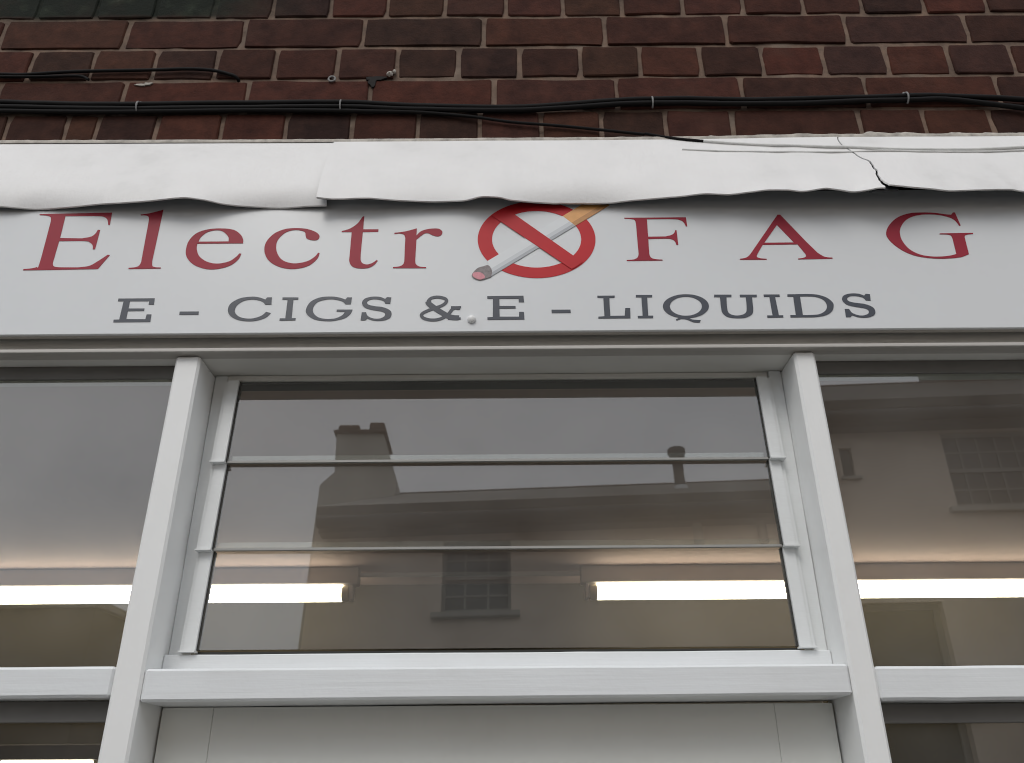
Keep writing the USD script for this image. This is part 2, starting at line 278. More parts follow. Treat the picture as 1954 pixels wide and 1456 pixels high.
# glyph outlines of the sign: [x, z, corner] in tenths of a millimetre on the board
G = {
 'E': [[[-7501,8256,1],[-6351,8276,1],[-6337,8034,1],[-6361,8034,1],[-6396,8135,0],[-6464,8193,0],[-6588,8211,0],[-7080,8213,1],[-7066,7788,1],[-6712,7780,1],[-6581,7812,0],[-6525,7875,0],[-6506,7943,1],[-6469,7937,1],[-6470,7572,1],[-6504,7568,1],[-6520,7639,0],[-6576,7699,0],[-6671,7729,0],[-7066,7730,1],[-7068,7325,1],[-7044,7267,0],[-6960,7241,0],[-6649,7236,1],[-6490,7262,0],[-6381,7343,0],[-6251,7464,1],[-6217,7459,1],[-6347,7203,1],[-7489,7187,1],[-7491,7211,1],[-7382,7221,0],[-7301,7246,0],[-7269,7315,0],[-7287,8118,1],[-7309,8193,0],[-7384,8228,0],[-7492,8236,1]]],
 'l': [[[-5886,8237,1],[-5774,8251,0],[-5660,8285,0],[-5543,8326,1],[-5539,7336,1],[-5518,7254,0],[-5465,7228,0],[-5383,7223,1],[-5383,7204,1],[-5876,7199,1],[-5876,7220,1],[-5776,7231,0],[-5723,7260,0],[-5705,7325,1],[-5735,8129,1],[-5752,8186,0],[-5797,8214,0],[-5882,8217,1]]],
 'e': [[[-4182,7662,1],[-4896,7663,1],[-4884,7553,0],[-4822,7423,0],[-4685,7321,0],[-4525,7287,0],[-4355,7323,0],[-4259,7402,0],[-4211,7474,1],[-4182,7467,1],[-4214,7359,0],[-4325,7248,0],[-4509,7187,0],[-4684,7189,0],[-4870,7260,0],[-4996,7378,0],[-5047,7508,0],[-5040,7698,0],[-4947,7854,0],[-4781,7932,0],[-4566,7952,0],[-4362,7921,0],[-4241,7830,0],[-4190,7738,0]],[[-4883,7701,1],[-4410,7702,1],[-4430,7789,0],[-4527,7891,0],[-4640,7916,0],[-4773,7879,0],[-4857,7788,0]]],
 'c': [[[-2999,7788,0],[-3027,7719,0],[-3109,7712,0],[-3192,7744,0],[-3217,7797,0],[-3240,7870,0],[-3317,7902,0],[-3417,7908,0],[-3540,7863,0],[-3635,7746,0],[-3659,7614,0],[-3623,7472,0],[-3540,7353,0],[-3417,7292,0],[-3280,7283,0],[-3129,7326,0],[-3030,7408,0],[-2992,7475,1],[-2967,7466,1],[-2996,7360,0],[-3101,7245,0],[-3250,7188,0],[-3424,7182,0],[-3604,7237,0],[-3755,7355,0],[-3830,7521,0],[-3820,7687,0],[-3716,7843,0],[-3548,7931,0],[-3351,7946,0],[-3190,7923,0],[-3055,7861,0]]],
 't': [[[-2327,8173,1],[-2324,7915,1],[-2084,7913,1],[-2085,7865,1],[-2326,7862,1],[-2328,7437,0],[-2306,7296,0],[-2229,7251,0],[-2143,7274,0],[-2070,7334,1],[-2057,7317,1],[-2112,7236,0],[-2205,7184,0],[-2340,7180,0],[-2440,7216,0],[-2494,7309,0],[-2498,7462,0],[-2501,7863,1],[-2659,7865,1],[-2657,7884,1],[-2536,7929,0],[-2424,8026,0],[-2354,8156,1]]],
 'r': [[[-1830,7843,1],[-1659,7868,0],[-1480,7925,1],[-1481,7787,1],[-1412,7868,0],[-1285,7913,0],[-1146,7917,0],[-1079,7863,0],[-1092,7795,0],[-1151,7767,0],[-1231,7792,0],[-1301,7829,0],[-1370,7815,0],[-1478,7710,1],[-1479,7312,1],[-1463,7247,0],[-1403,7204,0],[-1306,7194,1],[-1305,7174,1],[-1814,7178,1],[-1815,7199,1],[-1713,7212,0],[-1659,7253,0],[-1647,7314,1],[-1653,7740,1],[-1676,7803,0],[-1736,7828,0],[-1829,7821,1]]],
 'F': [[[1795,8101,1],[2772,8104,1],[2776,7925,1],[2755,7926,1],[2729,8001,0],[2676,8048,0],[2562,8070,0],[2152,8071,1],[2145,7734,1],[2417,7736,1],[2517,7765,0],[2563,7810,0],[2578,7854,1],[2601,7854,1],[2601,7575,1],[2573,7575,1],[2555,7641,0],[2510,7681,0],[2429,7694,0],[2145,7690,1],[2136,7418,1],[2153,7348,0],[2210,7314,0],[2333,7300,1],[2331,7284,1],[1780,7281,1],[1781,7298,1],[1887,7307,0],[1949,7342,0],[1972,7410,1],[1973,7987,1],[1957,8055,0],[1901,8077,0],[1797,8085,1]]],
 'A': [[[4228,8141,1],[4271,8140,1],[4604,7607,1],[4741,7405,1],[4819,7340,0],[4880,7322,0],[4953,7316,1],[4950,7296,1],[4420,7287,1],[4422,7303,1],[4500,7314,0],[4550,7342,0],[4549,7387,1],[4455,7567,1],[3914,7564,1],[3820,7413,1],[3790,7345,0],[3839,7314,0],[3938,7301,1],[3936,7286,1],[3524,7289,1],[3526,7305,1],[3614,7323,0],[3676,7366,0],[3725,7430,1]],[[4190,7941,1],[4405,7605,1],[3944,7603,1]]],
 'G': [[[7016,8162,1],[7046,8158,1],[7075,7904,1],[7051,7900,1],[7008,8004,0],[6918,8072,0],[6760,8115,0],[6579,8126,0],[6388,8096,0],[6232,8011,0],[6120,7866,0],[6086,7736,0],[6099,7607,0],[6173,7461,0],[6315,7361,0],[6500,7323,0],[6679,7325,0],[6803,7344,0],[6877,7368,1],[6888,7646,1],[6876,7711,0],[6821,7733,0],[6706,7738,1],[6711,7758,1],[7233,7761,1],[7228,7741,1],[7125,7727,0],[7086,7694,0],[7079,7626,1],[7068,7361,1],[6943,7310,0],[6789,7288,0],[6609,7281,0],[6419,7297,0],[6235,7340,0],[6075,7426,0],[5940,7563,0],[5876,7692,0],[5882,7793,0],[5955,7923,0],[6106,8063,0],[6307,8146,0],[6526,8165,0],[6723,8154,0],[6885,8126,0],[6974,8115,1]]],
 'E2': [[[-5922,6666,1],[-5375,6668,1],[-5366,6555,1],[-5445,6555,1],[-5447,6617,1],[-5738,6618,1],[-5735,6491,1],[-5495,6489,1],[-5494,6446,1],[-5736,6445,1],[-5732,6306,1],[-5445,6303,1],[-5442,6386,1],[-5372,6385,1],[-5364,6255,1],[-5913,6253,1],[-5916,6298,1],[-5834,6300,1],[-5833,6618,1],[-5918,6619,1]]],
 '-': [[[-4956,6430,1],[-4672,6430,1],[-4668,6373,1],[-4954,6373,1]]],
 'C': [[[-3609,6669,1],[-3602,6540,1],[-3691,6540,1],[-3745,6594,0],[-3835,6626,0],[-3930,6631,0],[-4040,6601,0],[-4123,6518,0],[-4132,6419,0],[-4060,6337,0],[-3943,6302,0],[-3831,6307,0],[-3724,6350,0],[-3664,6415,1],[-3592,6392,1],[-3654,6317,0],[-3770,6268,0],[-3908,6254,0],[-4071,6281,0],[-4194,6354,0],[-4240,6453,0],[-4215,6563,0],[-4086,6655,0],[-3918,6682,0],[-3803,6670,0],[-3703,6631,1],[-3679,6669,1]]],
 'I': [[[-3447,6667,1],[-3209,6665,1],[-3209,6623,1],[-3281,6623,1],[-3271,6302,1],[-3208,6302,1],[-3211,6263,1],[-3447,6261,1],[-3446,6302,1],[-3365,6301,1],[-3366,6624,1],[-3446,6625,1]]],
 'G2': [[[-2401,6658,1],[-2409,6536,1],[-2490,6537,1],[-2542,6588,0],[-2658,6623,0],[-2772,6624,0],[-2901,6585,0],[-2965,6497,0],[-2958,6398,0],[-2875,6314,0],[-2741,6283,0],[-2611,6297,0],[-2518,6351,0],[-2489,6405,1],[-2611,6410,1],[-2611,6445,1],[-2377,6444,1],[-2401,6371,0],[-2480,6296,0],[-2626,6254,0],[-2756,6248,0],[-2928,6278,0],[-3049,6366,0],[-3071,6465,0],[-3015,6586,0],[-2889,6658,0],[-2739,6675,0],[-2605,6660,0],[-2497,6621,1],[-2472,6659,1]]],
 'S': [[[-1810,6653,1],[-1819,6538,1],[-1891,6543,1],[-1926,6592,0],[-2013,6619,0],[-2108,6618,0],[-2166,6579,0],[-2149,6532,0],[-2062,6503,0],[-1929,6482,0],[-1822,6432,0],[-1788,6366,0],[-1814,6290,0],[-1914,6248,0],[-2045,6249,0],[-2145,6287,1],[-2173,6254,1],[-2242,6255,1],[-2234,6396,1],[-2172,6396,1],[-2135,6326,0],[-2048,6286,0],[-1963,6285,0],[-1896,6319,0],[-1888,6372,0],[-1943,6407,0],[-2077,6434,0],[-2193,6475,0],[-2244,6557,0],[-2204,6634,0],[-2092,6667,0],[-1978,6661,0],[-1900,6627,1],[-1873,6658,1]]],
 'L': [[[1293,6655,1],[1557,6655,1],[1552,6617,1],[1472,6616,1],[1469,6301,1],[1684,6303,1],[1700,6435,1],[1773,6435,1],[1766,6258,1],[1287,6258,1],[1291,6290,1],[1381,6298,1],[1382,6615,1],[1294,6619,1]]],
 'I2': [[[1875,6663,1],[2120,6661,1],[2116,6620,1],[2042,6621,1],[2033,6301,1],[2106,6301,1],[2102,6259,1],[1877,6258,1],[1877,6297,1],[1950,6298,1],[1956,6622,1],[1874,6622,1]]],
 'Q': [[[2953,6457,0],[2947,6512,0],[2918,6563,0],[2868,6607,0],[2800,6641,0],[2719,6663,0],[2630,6671,0],[2539,6665,0],[2454,6644,0],[2379,6611,0],[2320,6568,0],[2281,6517,0],[2265,6463,0],[2272,6408,0],[2302,6358,0],[2352,6314,0],[2420,6281,0],[2500,6259,0],[2588,6252,0],[2677,6258,0],[2762,6278,0],[2836,6310,0],[2895,6353,0],[2935,6403,0]],[[2848,6458,0],[2844,6501,0],[2825,6541,0],[2790,6576,0],[2743,6603,0],[2687,6621,0],[2625,6627,0],[2563,6622,0],[2503,6606,0],[2451,6579,0],[2409,6545,0],[2382,6505,0],[2369,6462,0],[2374,6419,0],[2394,6379,0],[2429,6344,0],[2475,6318,0],[2531,6301,0],[2592,6295,0],[2654,6300,0],[2713,6316,0],[2766,6342,0],[2807,6375,0],[2835,6415,0]]],
 'Qtail': [[[2439,6235,1],[2520,6274,0],[2598,6270,0],[2687,6229,0],[2806,6217,1],[2787,6176,1],[2697,6182,0],[2594,6230,0],[2517,6238,0],[2446,6210,1]]],
 'U': [[[3054,6659,1],[3314,6656,1],[3309,6614,1],[3235,6614,1],[3221,6409,0],[3245,6327,0],[3331,6294,0],[3442,6309,0],[3506,6380,0],[3525,6612,1],[3437,6613,1],[3440,6655,1],[3695,6653,1],[3690,6611,1],[3618,6611,1],[3604,6379,0],[3565,6301,0],[3466,6253,0],[3325,6247,0],[3204,6273,0],[3142,6341,0],[3132,6428,0],[3136,6615,1],[3049,6616,1]]],
 'D': [[[4157,6657,1],[4455,6659,1],[4598,6648,0],[4734,6595,0],[4810,6511,0],[4816,6442,0],[4771,6350,0],[4666,6284,0],[4518,6256,0],[4388,6253,1],[4141,6252,1],[4145,6293,1],[4227,6292,1],[4239,6615,1],[4151,6616,1]],[[4340,6616,1],[4448,6618,1],[4577,6607,0],[4683,6552,0],[4718,6459,0],[4686,6375,0],[4601,6314,0],[4496,6293,0],[4332,6291,1]]],
 '&': [[[-783,6288,0],[-943,6316,0],[-1213,6511,0],[-1249,6577,0],[-1198,6637,0],[-1104,6652,0],[-999,6624,0],[-978,6569,0],[-1042,6503,0],[-1247,6417,0],[-1338,6352,0],[-1307,6286,0],[-1184,6253,0],[-1054,6273,0],[-944,6348,0],[-871,6446,0],[-767,6450,0]]],
 'E2b': [[[-366,6662,1],[181,6664,1],[190,6551,1],[111,6551,1],[109,6613,1],[-182,6614,1],[-179,6487,1],[61,6485,1],[62,6442,1],[-180,6441,1],[-176,6302,1],[111,6299,1],[114,6382,1],[184,6381,1],[192,6251,1],[-357,6249,1],[-360,6294,1],[-278,6296,1],[-277,6614,1],[-362,6615,1]]],
 '-b': [[[597,6415,1],[881,6415,1],[885,6358,1],[599,6358,1]]],
 'I3': [[[3799,6657,1],[4037,6655,1],[4037,6613,1],[3965,6613,1],[3975,6292,1],[4038,6292,1],[4035,6253,1],[3799,6251,1],[3800,6292,1],[3881,6291,1],[3880,6614,1],[3800,6615,1]]],
 'S2': [[[5397,6649,1],[5388,6534,1],[5316,6539,1],[5281,6588,0],[5194,6615,0],[5099,6614,0],[5041,6575,0],[5058,6528,0],[5145,6499,0],[5278,6478,0],[5385,6428,0],[5419,6362,0],[5393,6286,0],[5293,6244,0],[5162,6245,0],[5062,6283,1],[5034,6250,1],[4965,6251,1],[4973,6392,1],[5035,6392,1],[5072,6322,0],[5159,6282,0],[5244,6281,0],[5311,6315,0],[5319,6368,0],[5264,6403,0],[5130,6430,0],[5014,6471,0],[4963,6553,0],[5003,6630,0],[5115,6663,0],[5229,6657,0],[5307,6623,1],[5334,6654,1]]],
}
# ------------------------------------------------------------------ ground, road, pavements (structure)
def struct(name, mesh, m, smooth=False):
    p = emit(name, mesh, m, None, smooth); return tag(p, kind='structure')
struct('ground', box(-150, 150, -150, 150, -2.40, -2.10), M['ground'])
struct('road', box(-60, 60, -5.6, -1.9, -2.096, -2.05), M['asphalt'])
struct('pavement', box(-60, 60, -1.78, 0.2, -2.08, -1.93), M['paving'])
struct('far_pavement', box(-60, 60, -8.6, -5.72, -2.08, -1.95), M['paving'])
struct('kerb', box(-60, 60, -1.9, -1.7805, -2.09, -1.925, 0.012), M['kerb'])
struct('far_kerb', box(-60, 60, -5.7195, -5.6, -2.09, -1.945, 0.012), M['kerb'])

# ------------------------------------------------------------------ brick wall
wall = thing('brick_wall', 'dark brown brick wall with pale mortar joints above the white shop front', 'wall')
rng = random.Random(11)
emit('mortar', rough(fine(box(-1.6, 1.6, 0.0033, 0.10, 0.90, 2.25), 0.04), 0.0035, 40, 3), M['mortar'], wall, smooth=60)
emit('upper_wall', box(-4.5, 4.5, 0.004, 0.30, 2.2505, 4.6), M['far_brick'], wall, smooth=False)
emit('side_wall', box(-4.5, -1.601, 0.004, 0.30, -1.93, 2.25), M['far_brick'], wall, smooth=False)
emit('side_wall', box(1.601, 4.5, 0.004, 0.30, -1.93, 2.25), M['far_brick'], wall, smooth=False)
emit('lintel_backing', box(-1.6, 1.6, 0.101, 0.30, 0.72, 2.25), M['far_brick'], wall, smooth=False)
ROWS = {0: [],
 1: [-0.924, -0.815, -0.758, -0.648, -0.529, -0.411, -0.29, -0.169, -0.056, 0.057, 0.167, 0.285, 0.408, 0.641, 0.76, 0.883],
 2: [-0.962, -0.726, -0.493, -0.262, -0.03, 0.2, 0.435, 0.667, 0.915],
 3: [-0.919, -0.8, -0.681, -0.562, -0.449, -0.33, -0.216, -0.098, 0.019, 0.135, 0.25, 0.366, 0.484, 0.602, 0.723, 0.843, 0.963],
 4: [-0.995, -0.751, -0.521, -0.286, -0.051, 0.187, 0.425, 0.661, 0.897],
 5: [-0.94, -0.824, -0.706, -0.589, -0.472, -0.357, -0.243, -0.128, -0.007, 0.107, 0.225, 0.346, 0.467, 0.587, 0.705, 0.828, 0.953]}
COURSE = [0.9600, 1.0435, 1.1265, 1.2085, 1.2915, 1.3745, 1.4580]
def brick_mesh(x0, x1, z0, z1, seed):
    r = random.Random(seed); y = r.uniform(-0.0018, 0.0015)
    w, h = x1 - x0, z1 - z0; pts = []
    nx = 4 if w > 0.15 else 2
    j = lambda a=0.0012: r.uniform(-a, a)
    cut = [r.uniform(0.0012, 0.0045) for _ in range(4)]
    for k in range(nx + 1):
        t = k / nx; x = x0 + cut[0] + (w - cut[0] - cut[1]) * t; pts.append((x, z0 + j(0.0014)))
    pts.append((x1 + j(), z0 + cut[1] + 0.2 * h)); pts.append((x1 + j(), z1 - cut[2]))
    for k in range(nx + 1):
        t = k / nx; x = x1 - cut[2] - (w - cut[2] - cut[3]) * t; pts.append((x, z1 + j(0.0014)))
    pts.append((x0 + j(), z1 - cut[3] - 0.2 * h)); pts.append((x0 + j(), z0 + cut[0]))
    pts = np.array(pts); n = len(pts); c = pts.mean(0)
    d = pts - c; inset = pts - d / np.linalg.norm(d, axis=1, keepdims=True) * 0.0026
    tilt = r.uniform(-0.006, 0.006)
    fy = y + tilt * (inset[:, 0] - c[0])
    v = np.vstack([np.c_[pts[:, 0], np.full(n, 0.03), pts[:, 1]], np.c_[pts[:, 0], np.full(n, y + 0.0022), pts[:, 1]], np.c_[inset[:, 0], fy, inset[:, 1]], [[c[0], y - 0.0006, c[1]]]])
    f = []
    for i in range(n):
        k = (i + 1) % n
        for a in (0, n): f += [[a + i, a + k, a + n + k], [a + i, a + n + k, a + n + i]]
        f.append([2 * n + i, 2 * n + k, 3 * n])
    return trimesh.Trimesh(v, f, process=False)
def lay(row, x0, x1, z0, z1, seed):
    jt = 0.0042
    emit('brick', brick_mesh(x0 + jt, x1 - jt, z0 + jt, z1 - jt, seed), M['brick'], wall, smooth=25)
seed = 0
for row in range(0, 12):
    z0 = COURSE[row] if row < 6 else COURSE[6] + (row - 6) * 0.0835
    z1 = COURSE[row + 1] if row < 6 else z0 + 0.0835
    if row == 0: continue
    pitch = 0.117 if row % 2 else 0.235
    xs = list(ROWS.get(row, []))
    if not xs: xs = [ROWS[4 if row % 2 == 0 else 5][0] + rng.uniform(-0.01, 0.01)]
    while xs[0] > -1.30: xs.insert(0, xs[0] - pitch + rng.uniform(-0.002, 0.002))
    while xs[-1] < 1.30: xs.append(xs[-1] + pitch + rng.uniform(-0.002, 0.002))
    for a, b in zip(xs[:-1], xs[1:]):
        seed += 1; lay(row, a, b, z0 + rng.uniform(-0.001, 0.001), z1 + rng.uniform(-0.001, 0.001), seed)

# ------------------------------------------------------------------ painted lead flashing: three lapped sheets
KS = 1.0264                     # the board stands at y = -0.062
K = 0.855 / 0.8
LIPS = [
 [(-0.8253, -0.1418), (-0.7769, -0.1429), (-0.7207, -0.1359), (-0.6871, -0.1389), (-0.6234, -0.1474), (-0.5819, -0.1516), (-0.541, -0.1548), (-0.4911, -0.1616), (-0.4691, -0.157), (-0.4333, -0.1453), (-0.3955, -0.1385), (-0.3564, -0.1352), (-0.3075, -0.1388), (-0.27, -0.1400)],
 [(-0.31, -0.1600), (-0.2973, -0.1595), (-0.2644, -0.1547), (-0.2168, -0.1554), (-0.178, -0.1507), (-0.107, -0.1462), (-0.0751, -0.1476), (-0.039, -0.1578), (-0.0193, -0.1563), (0.002, -0.1487), (0.0394, -0.142), (0.1003, -0.1392), (0.1402, -0.1396), (0.199, -0.1477), (0.2573, -0.1545), (0.2957, -0.1602), (0.3275, -0.1586), (0.354, -0.1632), (0.3878, -0.1688), (0.4113, -0.1686), (0.436, -0.1647), (0.4692, -0.1708), (0.4899, -0.1677), (0.5152, -0.1626), (0.5371, -0.1672), (0.5496, -0.1711), (0.62, -0.172)],
 [(0.5, -0.181), (0.5468, -0.1802), (0.5807, -0.1751), (0.6265, -0.1686), (0.6679, -0.1638), (0.7064, -0.1653), (0.7452, -0.1661), (0.7708, -0.161), (0.8209, -0.164)]]
LIPS = [[(x * K, -1.15 + (1.15 + y) * K) for x, y in l] for l in LIPS]
LIPS[0] = [(-1.6, -0.092), (-1.3, -0.077), (-1.05, -0.087)] + LIPS[0]
LIPS[2] = LIPS[2] + [(1.0, -0.102), (1.25, -0.092), (1.6, -0.102)]
LIPF = [PchipInterpolator(*np.array(l).T, extrapolate=True) for l in LIPS]
TOPZ = PchipInterpolator([-1.6, -0.92, -0.54, -0.26, 0.025, 0.31, 0.59, 0.926, 1.6], [1.053, 1.0525, 1.0505, 1.0500, 1.0500, 1.0500, 1.0530, 1.0525, 1.053])
LIPZ = 0.855
def sheet_y(s, x, t):
    x = np.asarray(x, float); yl = LIPF[s](x)
    mid = -0.070 + 0.25 * (yl + 0.087)
    # smooth curve through the wall (t=0), a belly (t=.72) and the lip (t=1)
    a = t / 0.72
    y0, y1 = -0.006, mid
    lo = y0 + (y1 - y0) * (1.12 * a - 0.12 * a * a)
    b = np.clip((t - 0.72) / 0.28, 0, 1)
    sl = (y1 - y0) * (1.12 - 0.24) / 0.72 * 0.28
    hi = y1 + sl * b + (yl - y1 - sl) * b * b
    wob = (0.0034 * fbm(np.stack([x, np.asarray(t) * 0.35 + 0 * x, 0 * x], -1), 7.0, 5 + s) + 0.0016 * fbm(np.stack([x, np.asarray(t) * 0.25 + 0 * x, 0 * x], -1), 26.0, 15 + s)) * np.sin(np.pi * np.clip(t, 0, 1))
    y = np.where(t <= 0.72, lo, hi) + wob
    return np.minimum(y, np.where(np.asarray(t) > 0.80, -0.0642, 1.0))
def sheet_z(x, t): return TOPZ(x) + (LIPZ - TOPZ(x)) * t
CRACK = [(0.5915, 0), (0.5824, 0.19), (0.5870, 0.30), (0.5935, 0.42), (0.5965, 0.47), (0.6040, 0.51), (0.6065, 0.58), (0.6050, 0.70), (0.5990, 0.84), (0.5985, 0.93), (0.5975, 1.0)]
SEAM = [(-0.3165, 0), (-0.3155, 0.5), (-0.3120, 1.0)]
crack_rng = random.Random(4)
def edge_fn(l, jag=0.0):
    f = PchipInterpolator([t for _, t in l], [x for x, _ in l]); kn = np.linspace(0, 1, 60); js = [crack_rng.uniform(-jag, jag) if 0.42 < q < 0.97 else 0 for q in kn]
    return lambda t: f(t) + np.interp(t, kn, js)
cr = edge_fn(CRACK, 0.0016)
seam = edge_fn(SEAM)
def sheet(s, xl, xr, lift, nx=220, nt=36):
    t = np.linspace(0, 1, nt)[:, None]; u = np.linspace(0, 1, nx)[None, :]
    L, R = np.broadcast_to(xl(t), (nt, 1)), np.broadcast_to(xr(t), (nt, 1))
    X = L + (R - L) * u; T = np.broadcast_to(t, X.shape)
    Y = sheet_y(s, X, T) - lift; Z = sheet_z(X, T)
    Z = Z + 0.0022 * fbm(np.stack([X, 0 * X, 0 * X + s], -1), 30, 21) * (T > 0.985) + 0.003 * fbm(np.stack([X, 0 * X, 0 * X], -1), 40, 9) * (T < 0.02)
    front = np.stack([X, Y, Z], -1).reshape(-1, 3); back = front + [0, 0.0024, -0.0009]
    idx = lambda i, j: i * nx + j
    n = nt * nx; f = []
    I, J = np.meshgrid(np.arange(nt - 1), np.arange(nx - 1), indexing='ij'); a = (I * nx + J).ravel(); b = a + 1; c = a + nx + 1; d = a + nx
    f = [np.c_[a, d, c], np.c_[a, c, b], np.c_[a + n, c + n, d + n], np.c_[a + n, b + n, c + n]]
    def strip(e):
        e = np.array(e); p, q = e[:-1], e[1:]; return [np.c_[p, q, q + n], np.c_[p, q + n, p + n]]
    f += strip([idx(0, j) for j in range(nx)]) + strip([idx(nt - 1, j) for j in range(nx)][::-1]) + strip([idx(i, 0) for i in range(nt)][::-1]) + strip([idx(i, nx - 1) for i in range(nt)])
    m = trimesh.Trimesh(np.vstack([front, back]), np.vstack(f), process=False)
    under = trimesh.Trimesh(front + [0, 0.0030, -0.0012], np.vstack(f[2:4]) - n, process=False)
    return m, under
flash = thing('lead_flashing', 'white painted lead flashing with a wavy lower lip between the bricks and the sign', 'flashing')
sh, un = sheet(0, lambda t: -1.6 + 0 * t, lambda t: seam(t) + 0.012, 0.0)
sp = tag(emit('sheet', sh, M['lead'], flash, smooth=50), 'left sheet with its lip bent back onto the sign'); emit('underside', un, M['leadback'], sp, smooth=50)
sh, un = sheet(1, lambda t: seam(t), lambda t: cr(t) - 0.0010, 0.0016)
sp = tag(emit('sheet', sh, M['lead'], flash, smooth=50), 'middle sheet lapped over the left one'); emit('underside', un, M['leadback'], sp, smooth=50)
sh, un = sheet(2, lambda t: cr(t) + 0.0010 + 0.0012 * t, lambda t: 1.6 + 0 * t, 0.0012)
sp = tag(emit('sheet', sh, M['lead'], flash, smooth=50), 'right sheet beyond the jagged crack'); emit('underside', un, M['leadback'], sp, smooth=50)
emit('lap_strip', sheet(1, lambda t: cr(t) - 0.022, lambda t: cr(t) + 0.022, -0.0045, 24, 36)[0], M['leadback'], flash, smooth=50)  # added dark strip behind the crack: stops light leaking, keeps the gap dark
# ragged cement fillet where the flashing is dressed against the bricks
def fillet():
    n = 420; x = np.linspace(-1.6, 1.6, n); q = np.stack([x, 0 * x, 0 * x], -1)
    h = 0.0025 + 0.008 * np.clip(fbm(q, 45, 2) + 0.1, 0, 1) + np.where((x > 0.36) & (x < 0.98), 0.016 * np.clip(fbm(q, 21, 8) + 0.16, 0, 1) + 0.012 * np.clip(fbm(q, 70, 14), 0, 1), 0)
    zt = TOPZ(x); rows = [(-0.0105 - 0 * x, zt - 0.006), (-0.0108 - 0.002 * fbm(q, 60, 4), zt + 0.2 * h), (-0.0060 - 0.003 * fbm(q, 50, 5), zt + 0.75 * h), (-0.0005 + 0 * x, zt + h), (0.012 + 0 * x, zt + h + 0.001)]
    v = np.vstack([np.c_[x, y, z] for y, z in rows]); f = []
    for k in range(len(rows) - 1):
        a = np.arange(n - 1) + k * n; f += [np.c_[a, a + 1, a + 1 + n], np.c_[a, a + 1 + n, a + n]]
    return trimesh.Trimesh(v, np.vstack(f), process=False)
emit('cement_fillet', fillet(), M['mortar_lump'], flash, smooth=40)

# ------------------------------------------------------------------ shop sign
def outline(c):
    pts = [(x * KS * 1e-4, z * KS * 1e-4, k) for x, z, k in c]; n = len(pts)
    corners = [i for i in range(n) if pts[i][2]]
    if not corners: return spline([p[:2] for p in pts], 5, True)
    out = []
    for a, b in zip(corners, corners[1:] + [corners[0] + n]):
        seg = [pts[i % n][:2] for i in range(a, b + 1)]
        out += [seg[0]] if len(seg) == 2 else list(spline(seg, 6)[:-1])
    return np.array(out)
def glyph(k):
    if k == '&':
        p = spline([q[:2] for q in np.array(G['&'][0]) * KS * 1e-4], 8)
        s = LineString(p).buffer(0.0026, cap_style=2)
        q = np.array(G['&'][0]) * KS * 1e-4; s = s.union(LineString(spline(q[0:4, :2], 8)).buffer(0.0044, cap_style=2))
        return s.union(sbox(-0.0905 * KS, 0.6455 * KS, -0.0755 * KS, 0.6490 * KS)).union(sbox(-0.0945 * KS, 0.6255 * KS, -0.0755 * KS, 0.6295 * KS)).simplify(0.0001)
    s = Polygon(outline(G[k][0])).buffer(0)
    for h in G[k][1:]: s = s.difference(Polygon(outline(h)).buffer(0))
    if k == 'Q': s = s.union(Polygon(outline(G['Qtail'][0])).buffer(0))
    return s
SF = -0.062
sign = thing('shop_sign', 'long white sign board with red and dark serif lettering above the windows', 'shop sign')
emit('panel', box(-1.55, 1.55, SF, SF + 0.006, 0.6214, 0.885, 0.0008), M['panel'], sign)
emit('backing_board', box(-1.55, 1.55, SF + 0.0062, 0.003, 0.7105, 0.883), M['dark_wood'], sign)
for k, what in (('E', 'E'), ('l', 'l'), ('e', 'e'), ('c', 'c'), ('t', 't'), ('r', 'r'), ('F', 'F'), ('A', 'A'), ('G', 'G')):
    tag(emit('letter', plate_xz(glyph(k), SF + 0.0002, SF - 0.0006), M['red'], sign, False), f'red serif letter {what}')
for k, what in (('E2', 'letter E'), ('-', 'dash'), ('C', 'letter C'), ('I', 'letter I'), ('G2', 'letter G'), ('S', 'letter S'), ('&', 'ampersand'), ('E2b', 'letter E'), ('-b', 'dash'), ('L', 'letter L'), ('I2', 'letter I'), ('Q', 'letter Q'), ('U', 'letter U'), ('I3', 'letter I'), ('D', 'letter D'), ('S2', 'letter S')):
    tag(emit('letter', plate_xz(glyph(k), SF + 0.0002, SF - 0.0006), M['ink'], sign, False), f'blue-black slab serif {what}')
cx, cz = 0.0400 * KS, 0.7710 * KS
th = np.linspace(0, 2 * np.pi, 96, endpoint=False)
outer = Polygon(np.c_[cx + 0.0944 * np.cos(th), cz + 0.0749 * np.sin(th)]); inner = Polygon(np.c_[cx + 0.0715 * np.cos(th), cz + 0.0554 * np.sin(th)])
ub, lb = KS * np.array([[0.00488, 0.81861], [0.09568, 0.73849]]), KS * np.array([[-0.01622, 0.80384], [0.07724, 0.72596]])
ud, ld = ub[1] - ub[0], lb[1] - lb[0]
barp = Polygon([ub[0] - 0.9 * ud, ub[1] + 0.6 * ud, lb[1] + 0.6 * ld, lb[0] - 0.9 * ld]).intersection(outer.buffer(-0.002))
emit('ring', plate_xz(outer.difference(inner), SF + 0.0002, SF - 0.0006), M['ringred'], sign, False)
cu = lambda s: KS * (np.array([-0.0361, 0.72947]) + s * np.array([0.13584, 0.09703]))      # upper edge of the printed cigarette, s = 0..1
cl = lambda s: KS * (np.array([-0.0310, 0.70112]) + s * np.array([0.15235, 0.10788]))
def strip(a0, a1, k0, k1):
    pt = lambda s, k: cu(s) * (1 - k) + cl(s) * k
    return Polygon([pt(a0, k0), pt(a1, k0), pt(a1, k1), pt(a0, k1)])
cig = emit('cigarette', plate_xz(strip(0.0, 0.87, 0.0, 0.56), SF - 0.0004, SF - 0.0011), M['cigpaper'], sign, False)
